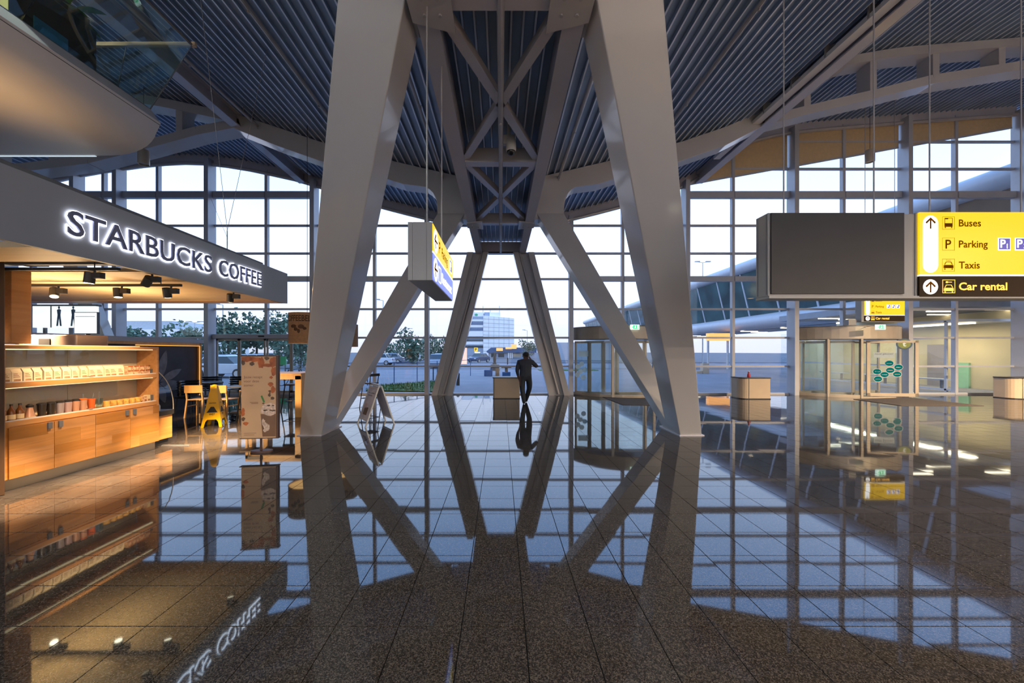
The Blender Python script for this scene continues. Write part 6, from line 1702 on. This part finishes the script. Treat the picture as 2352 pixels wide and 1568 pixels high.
# street lamps
def street_lamp(px, ptop, d, label, heads=1):
    x = (px - 1150) * d / FPX; z = CH - (ptop - 807) * d / FPX
    t = thing('street_lamp', label, 'street lamp', (x, d, 0), 'street lamps')
    MB().tube([(x, d, -0.03), (x, d, z)], [0.09, 0.05], 7).build('pole', M['facade_joint'], t)
    for s in ((-1, 1) if heads > 1 else (-1,)):
        MB().tube([(x, d, z), (x + s*1.0, d, z + 0.15)], 0.04, 6).build('arm', M['facade_joint'], t)
        MB().box(x + s*0.8 - 0.35, x + s*0.8 + 0.35, d - 0.15, d + 0.15, z + 0.1, z + 0.22).build('head', M['facade_joint'], t)
street_lamp(880, 690, 50, 'street lamp seen beside the far steel arm')
street_lamp(1211, 759, 85, 'thin street lamp behind the head of the walking person')
street_lamp(1614, 603, 54, 'tall street lamp seen above the long terminal roof', 2)
street_lamp(512, 700, 44, 'thin street lamp seen through the sliding door side pane')
street_lamp(447, 741, 50, 'short street lamp over the small trees', 2)

# low white hall beyond the car park
wh = thing('white_hall', 'low white flat-roofed hall beyond the car park', 'building', (-62, 70, 0))
hx = lambda px: (px - 1150) * 68 / FPX
hz = lambda py: CH - (py - 807) * 68 / FPX
MB().box(hx(285), hx(395), 68, 80, hz(762), hz(737)).build('upper_wall', M['facade_joint'], wh)
MB().box(hx(270), hx(470), 67, 80, -0.03, hz(757)).build('lower_wall', M['facade'], wh)
for k in range(9): MB().box(hx(300 + 18*k), hx(312 + 18*k), 66.9, 67.05, 0.8, hz(772)).build('window', M['win_blue'], wh)

# cars
def make_car(colname, m):
    t = thing('car', colname, 'car', (0,0,0), 'cars in the car park')
    prof = [(-2.1, 0.35), (-2.15, 0.62), (-2.0, 0.85), (-1.2, 0.95), (1.0, 0.98), (1.9, 0.95), (2.1, 0.8), (2.15, 0.4), (2.0, 0.28), (-2.0, 0.28)]
    MB().prism(prof, 'y', -0.85, 0.85).build('body', m, t, world=False, bevel=0.05)
    mb = MB().hexa([(-1.15, -0.8, 0.94), (1.75, -0.8, 0.94), (1.75, 0.8, 0.94), (-1.15, 0.8, 0.94)], [(-0.4, -0.62, 1.45), (1.2, -0.62, 1.45), (1.2, 0.62, 1.45), (-0.4, 0.62, 1.45)])
    mb.build('cabin_glass', M['win_dark'], t, world=False)
    MB().hexa([(-0.45, -0.64, 1.44), (1.25, -0.64, 1.44), (1.25, 0.64, 1.44), (-0.45, 0.64, 1.44)], [(-0.3, -0.55, 1.52), (1.1, -0.55, 1.52), (1.1, 0.55, 1.52), (-0.3, 0.55, 1.52)]).build('roof_panel', m, t, world=False)
    for x in (0.4, 1.5):
        for s in (-1, 1): MB().beam((x, s*0.81, 0.94), (x - 0.1 if x < 1 else x - 0.35, s*0.63, 1.46), 0.06, 0.03, up=(0, 1, 0)).build('pillar', m, t, world=False)
    for x in (-1.35, 1.35):
        for s in (-1, 1):
            w = MB().tube([(x, s*0.72, 0.30), (x, s*0.88, 0.30)], 0.32, 16).build('wheel', M['rubber'], t, world=False)
            MB().tube([(x, s*0.87, 0.30), (x, s*0.89, 0.30)], 0.2, 10).build('hubcap', M['alu'], w, world=False)
    for s in (-1, 1):
        MB().box(-2.17, -2.1, s*0.6 - 0.15, s*0.6 + 0.15, 0.62, 0.76).build('headlamp', M['white'], t, world=False)
        MB().box(2.08, 2.16, s*0.6 - 0.15, s*0.6 + 0.15, 0.68, 0.82).build('tail_lamp', M['crimson'], t, world=False)
    return t
cw = make_car('white car', mat('white_car_paint', (0.70, 0.72, 0.75), 0.25, coat=0.5))
cg = make_car('silver car', mat('silver_car_paint', (0.34, 0.37, 0.42), 0.25, metal=0.4, coat=0.5))
cb = make_car('dark blue car', mat('blue_car_paint', (0.03, 0.06, 0.14), 0.25, coat=0.5))
first = {id(cw): True, id(cg): True, id(cb): True}
def put_car(p_, px, d, rz, label):
    o = p_ if first.pop(id(p_), False) else copy_tree(p_)
    o.location = ((px - 1150) * d / FPX, d, -0.03); o.rotation_euler = (0, 0, R(rz)); o['label'] = label
put_car(cw, 525, 25, 175, 'white car closest to the sliding door')
put_car(cg, 500, 31, 5, 'silver car behind the closest white car')
put_car(cb, 1100, 58, 62, 'dark blue car driving on the forecourt lane by the totem')
put_car(cw, 572, 36.5, 0, 'white car above the banner stand edge')
put_car(cb, 470, 33, 180, 'dark blue car seen past the glowing timber edge')
put_car(cg, 535, 48, 0, 'silver car in the far row before the large tree')
put_car(cw, 480, 43, 0, 'white car in the far row beside the slim column')
put_car(cg, 612, 44.5, 180, 'silver car in the far row seen over the banner')
put_car(cw, 1010, 48, 90, 'white car parked beside the leaning column on the cafe side')
put_car(cg, 1004, 40, 90, 'silver car parked nearer than the white one by the leaning column')
put_car(cw, 868, 48, 0, 'white car parked beyond the railing')
put_car(cb, 930, 66, 10, 'dark blue car parked far beyond the lawn')
put_car(cg, 895, 55, 5, 'silver car parked far beyond the lawn')
put_car(cw, 985, 72, 20, 'white car parked far behind the slim glass wall post')

# green van back, bicycles
gv = thing('green_board', 'bright green board outside by the bicycles', 'board', (W(643, 0, 22).x, 22, 0))
a_, b_ = W(631, 838, 22), W(656, 818, 22)
MB().box(a_.x, b_.x, 22, 22.08, a_.z, b_.z).build('panel', mat('bright_green', (0.0, 0.30, 0.06), 0.5), gv)
for x in (a_.x + 0.05, b_.x - 0.05): MB().box(x - 0.03, x + 0.03, 22.03, 22.09, -0.03, a_.z).build('post', M['steel_dark'], gv)
def bicycle(x, y, rz, label):
    t = thing('bicycle', label, 'bicycle', (x, y, -0.03), 'bicycles outside', rz=R(rz))
    def b(mbx, nm, m, **k): return mbx.build(nm, m, t, world=False, **k)
    for wx in (-0.52, 0.52):
        w = b(MB().tube([(wx + 0.33*cos(2*math.pi*k/20), 0, 0.34 + 0.33*sin(2*math.pi*k/20)) for k in range(20)], 0.018, 6, closed=True), 'wheel', M['rubber'])
        mb = MB()
        for k in range(8): mb.tube([(wx, 0, 0.34), (wx + 0.32*cos(k*math.pi/4), 0, 0.34 + 0.32*sin(k*math.pi/4))], 0.004, 4)
        mb.build('spokes', M['alu'], w, world=False)
    for p0, p1 in (((-0.52, 0, 0.34), (-0.1, 0, 0.32)), ((-0.1, 0, 0.32), (-0.2, 0, 0.85)), ((-0.2, 0, 0.8), (0.38, 0, 0.85)), ((-0.1, 0, 0.32), (0.38, 0, 0.8)), ((-0.52, 0, 0.34), (-0.2, 0, 0.78)), ((0.36, 0, 0.98), (0.52, 0, 0.34))):
        b(MB().tube([p0, p1], 0.018, 6), 'frame_tube', M['black_gloss'])
    b(MB().tube([(0.3, -0.28, 1.02), (0.38, -0.1, 1.05), (0.38, 0.1, 1.05), (0.3, 0.28, 1.02)], 0.014, 6), 'handlebar', M['black'])
    b(MB().box(-0.34, -0.08, -0.08, 0.08, 0.87, 0.92), 'saddle', M['black'], bevel=0.02)
bicycle(W(672, 0, 19).x, 19, 20, 'dark bicycle parked outside by the green board')
bicycle(W(700, 0, 18.5).x, 18.5, 160, 'dark bicycle parked outside behind the burlap lamp')

# ---- long terminal wing outside on the far side of the doors
tb = thing('terminal_wing', 'long terminal wing with slanted upper glazing and rounded white soffit', 'building', (16, 35, 0))
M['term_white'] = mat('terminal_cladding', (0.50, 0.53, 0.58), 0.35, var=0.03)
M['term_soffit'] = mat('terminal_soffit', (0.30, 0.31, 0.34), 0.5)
M['term_glass'] = mat('slanted_glazing', (0.030, 0.075, 0.080), 0.08, var=0.5, scale=0.5, spec=0.8)
M['term_brown'] = mat('brown_soffit', (0.20, 0.13, 0.075), 0.7)  # brown of a lit interior painted onto the nearest panes
M['yellow_wall'] = mat('yellow_render', (0.60, 0.52, 0.33), 0.7, var=0.1, scale=0.8)
Y0_, Y1_ = 15.3, 95.0
nose = [(22.4, 9.8)] + [(21.95 - 0.5*math.sin(R(a)), 9.30 + 0.5*math.cos(R(a))) for a in range(0, 181, 20)] + [(22.6, 8.72), (27, 9.1), (27, 10.8)]
MB().prism(nose, 'y', Y0_, Y1_).build('roof_edge', M['term_white'], tb, smooth=True)
n_p = 22
for k in range(n_p):
    y0 = Y0_ + (Y1_ - Y0_) * k / n_p; y1 = Y0_ + (Y1_ - Y0_) * (k + 1) / n_p
    MB().hexa([(22.0, y0 + 0.04, 8.8), (22.0, y1 - 0.04, 8.8), (22.1, y1 - 0.04, 8.8), (22.1, y0 + 0.04, 8.8)],
              [(22.9, y0 + 0.04, 4.95), (22.9, y1 - 0.04, 4.95), (23.0, y1 - 0.04, 4.95), (23.0, y0 + 0.04, 4.95)]).build('pane', M['term_glass'] if k > 1 else M['term_brown'], tb)
    MB().beam((21.98, y0, 8.8), (22.88, y0, 4.95), 0.09, 0.14, up=(0,1,0)).build('mullion', M['term_white'], tb)
low = [(23.2, 5.05)] + [(23.0 - 0.75*math.sin(R(a)), 4.37 + 0.63*math.cos(R(a))) for a in range(0, 181, 15)] + [(24.0, 3.72), (27, 3.72), (27, 5.05)]
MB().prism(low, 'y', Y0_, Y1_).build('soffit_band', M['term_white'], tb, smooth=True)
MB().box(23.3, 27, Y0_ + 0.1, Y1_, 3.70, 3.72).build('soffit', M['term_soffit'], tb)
MB().box(17.6, 23.2, Y0_, 23.0, 3.62, 3.95).build('walkway_roof', M['term_soffit'], tb)
# strip lights under the soffit
M['strip'] = emis('strip_lamp', (1.0, 0.84, 0.58), 5.0)
for i in range(3):
    for j, x in enumerate((18.6, 20.4, 22.2)):
        y = 16.2 + i * 2.2 + (j % 2) * 0.7
        MB().box(x - 0.6, x + 0.6, y - 0.05, y + 0.05, 3.58, 3.618).build('strip_lamp', M['strip'], tb)
for i in range(7):
    for j, x in enumerate((23.9, 26.0)):
        y = 25.0 + i * 5.0 + j * 1.6
        MB().box(x - 0.8, x + 0.8, y - 0.06, y + 0.06, 3.65, 3.698).build('strip_lamp', M['strip'], tb)
# glazed ground-floor wall, lit from inside
XG = 19.7
MB().box(22.6, 22.8, Y0_ + 0.3, 24.5, -0.03, 3.6).build('back_wall', M['yellow_wall'], tb)
for k in range(5):
    y = 16.1 + 1.9 * k
    MB().box(XG - 0.04, XG + 0.04, y - 0.04, y + 0.04, -0.03, 3.1).build('post', M['term_white'], tb)
    MB().box(XG - 0.008, XG + 0.008, y + 0.04, y + 1.86, 0.12, 2.95).build('ground_pane', M['glass'], tb)
for z in (0.06, 1.05, 2.35): MB().box(XG - 0.04, XG + 0.04, Y0_ + 0.4, 24.0, z - 0.04, z + 0.04).build('rail', M['term_white'], tb)
MB().box(22.5, 22.6, 17.5, 17.9, -0.03, 1.2).build('door', mat('mint_door', (0.25, 0.5, 0.33), 0.5), tb)
MB().box(22.5, 22.6, 18.4, 19.2, -0.03, 2.1).build('door', mat('grey_door', (0.3, 0.26, 0.25), 0.5), tb)
MB().box(19.66, 22.8, Y0_ + 0.3, 24.5, 3.04, 3.14).build('corridor_roof', M['term_white'], tb)
for k in range(2):
    L = bpy.data.lights.new('corridor_light', 'AREA'); L.shape = 'RECTANGLE'; L.size = 0.3; L.size_y = 3.0; L.energy = 75; L.color = (1.0, 0.82, 0.50)
    o = bpy.data.objects.new('corridor_light', L); COL.objects.link(o); o.parent = tb
    o.location = Vector((21.0, 17.6 + 4.2*k, 2.95)) - tb.location
    MB().box(20.85, 21.15, 16.2 + 4.2*k, 19.0 + 4.2*k, 2.98, 3.04).build('corridor_lamp', M['strip'], tb)
for k, y in enumerate((17.5, 20.0, 22.5)):
    bt = thing('steel_bench', f'thin steel bench in the lit corridor, {["nearest the hall","second from the hall","third from the hall"][k]}', 'bench', (20.6, y, 0), 'corridor benches')
    MB().box(20.4, 20.8, y - 0.8, y + 0.8, 0.42, 0.47).build('seat', M['term_white'], bt)
    for dy_ in (-0.5, 0.5): MB().box(20.55, 20.65, y + dy_ - 0.03, y + dy_ + 0.03, -0.03, 0.42).build('leg', M['steel_dark'], bt)
MB().box(19.66, 22.8, 24.0, 24.1, -0.03, 3.1).build('end_wall', M['term_white'], tb)
# orange lit kiosk and crates under the soffit
ok = thing('orange_kiosk', 'orange lit kiosk far under the terminal soffit', 'kiosk', (W(1655, 0, 36).x, 36, 0))
a_, b_ = W(1628, 782, 36), W(1678, 765, 36)
MB().box(a_.x, b_.x, 36, 36.5, a_.z, b_.z).build('lit_panel', M['orange_lit'], ok)
for x in (a_.x + 0.1, b_.x - 0.1): MB().box(x - 0.06, x + 0.06, 36.2, 36.4, -0.03, a_.z).build('post', M['facade_joint'], ok)
for (px, py0, py1, w, nm) in ((1622, 832, 857, 0.5, 'tall wooden crate stack outside by the glass'), (1607, 850, 857, 0.45, 'low wooden crate beside the taller stack outside')):
    a_ = W(px, py1, 29); b_ = W(px, py0, 29)
    t = thing('crate', nm, 'crate', (a_.x, 29, 0), 'wooden crates outside')
    hgt = b_.z - a_.z + 0.03
    for k in range(max(2, int(hgt / 0.12))): MB().box(a_.x - w/2, a_.x + w/2, 29, 29.4, -0.03 + k*0.12, -0.03 + k*0.12 + 0.1).build('slat', M['tan'], t)
# distant ground-floor end wall under the soffit
fw = thing('forecourt_wall', 'pale forecourt wall at the far end of the terminal wing', 'wall', (12, 75, 0)); fw['kind'] = 'structure'
MB().box(8.5, 23.0, 75, 75.3, -0.03, 3.6).build('panel', M['term_white'], fw)
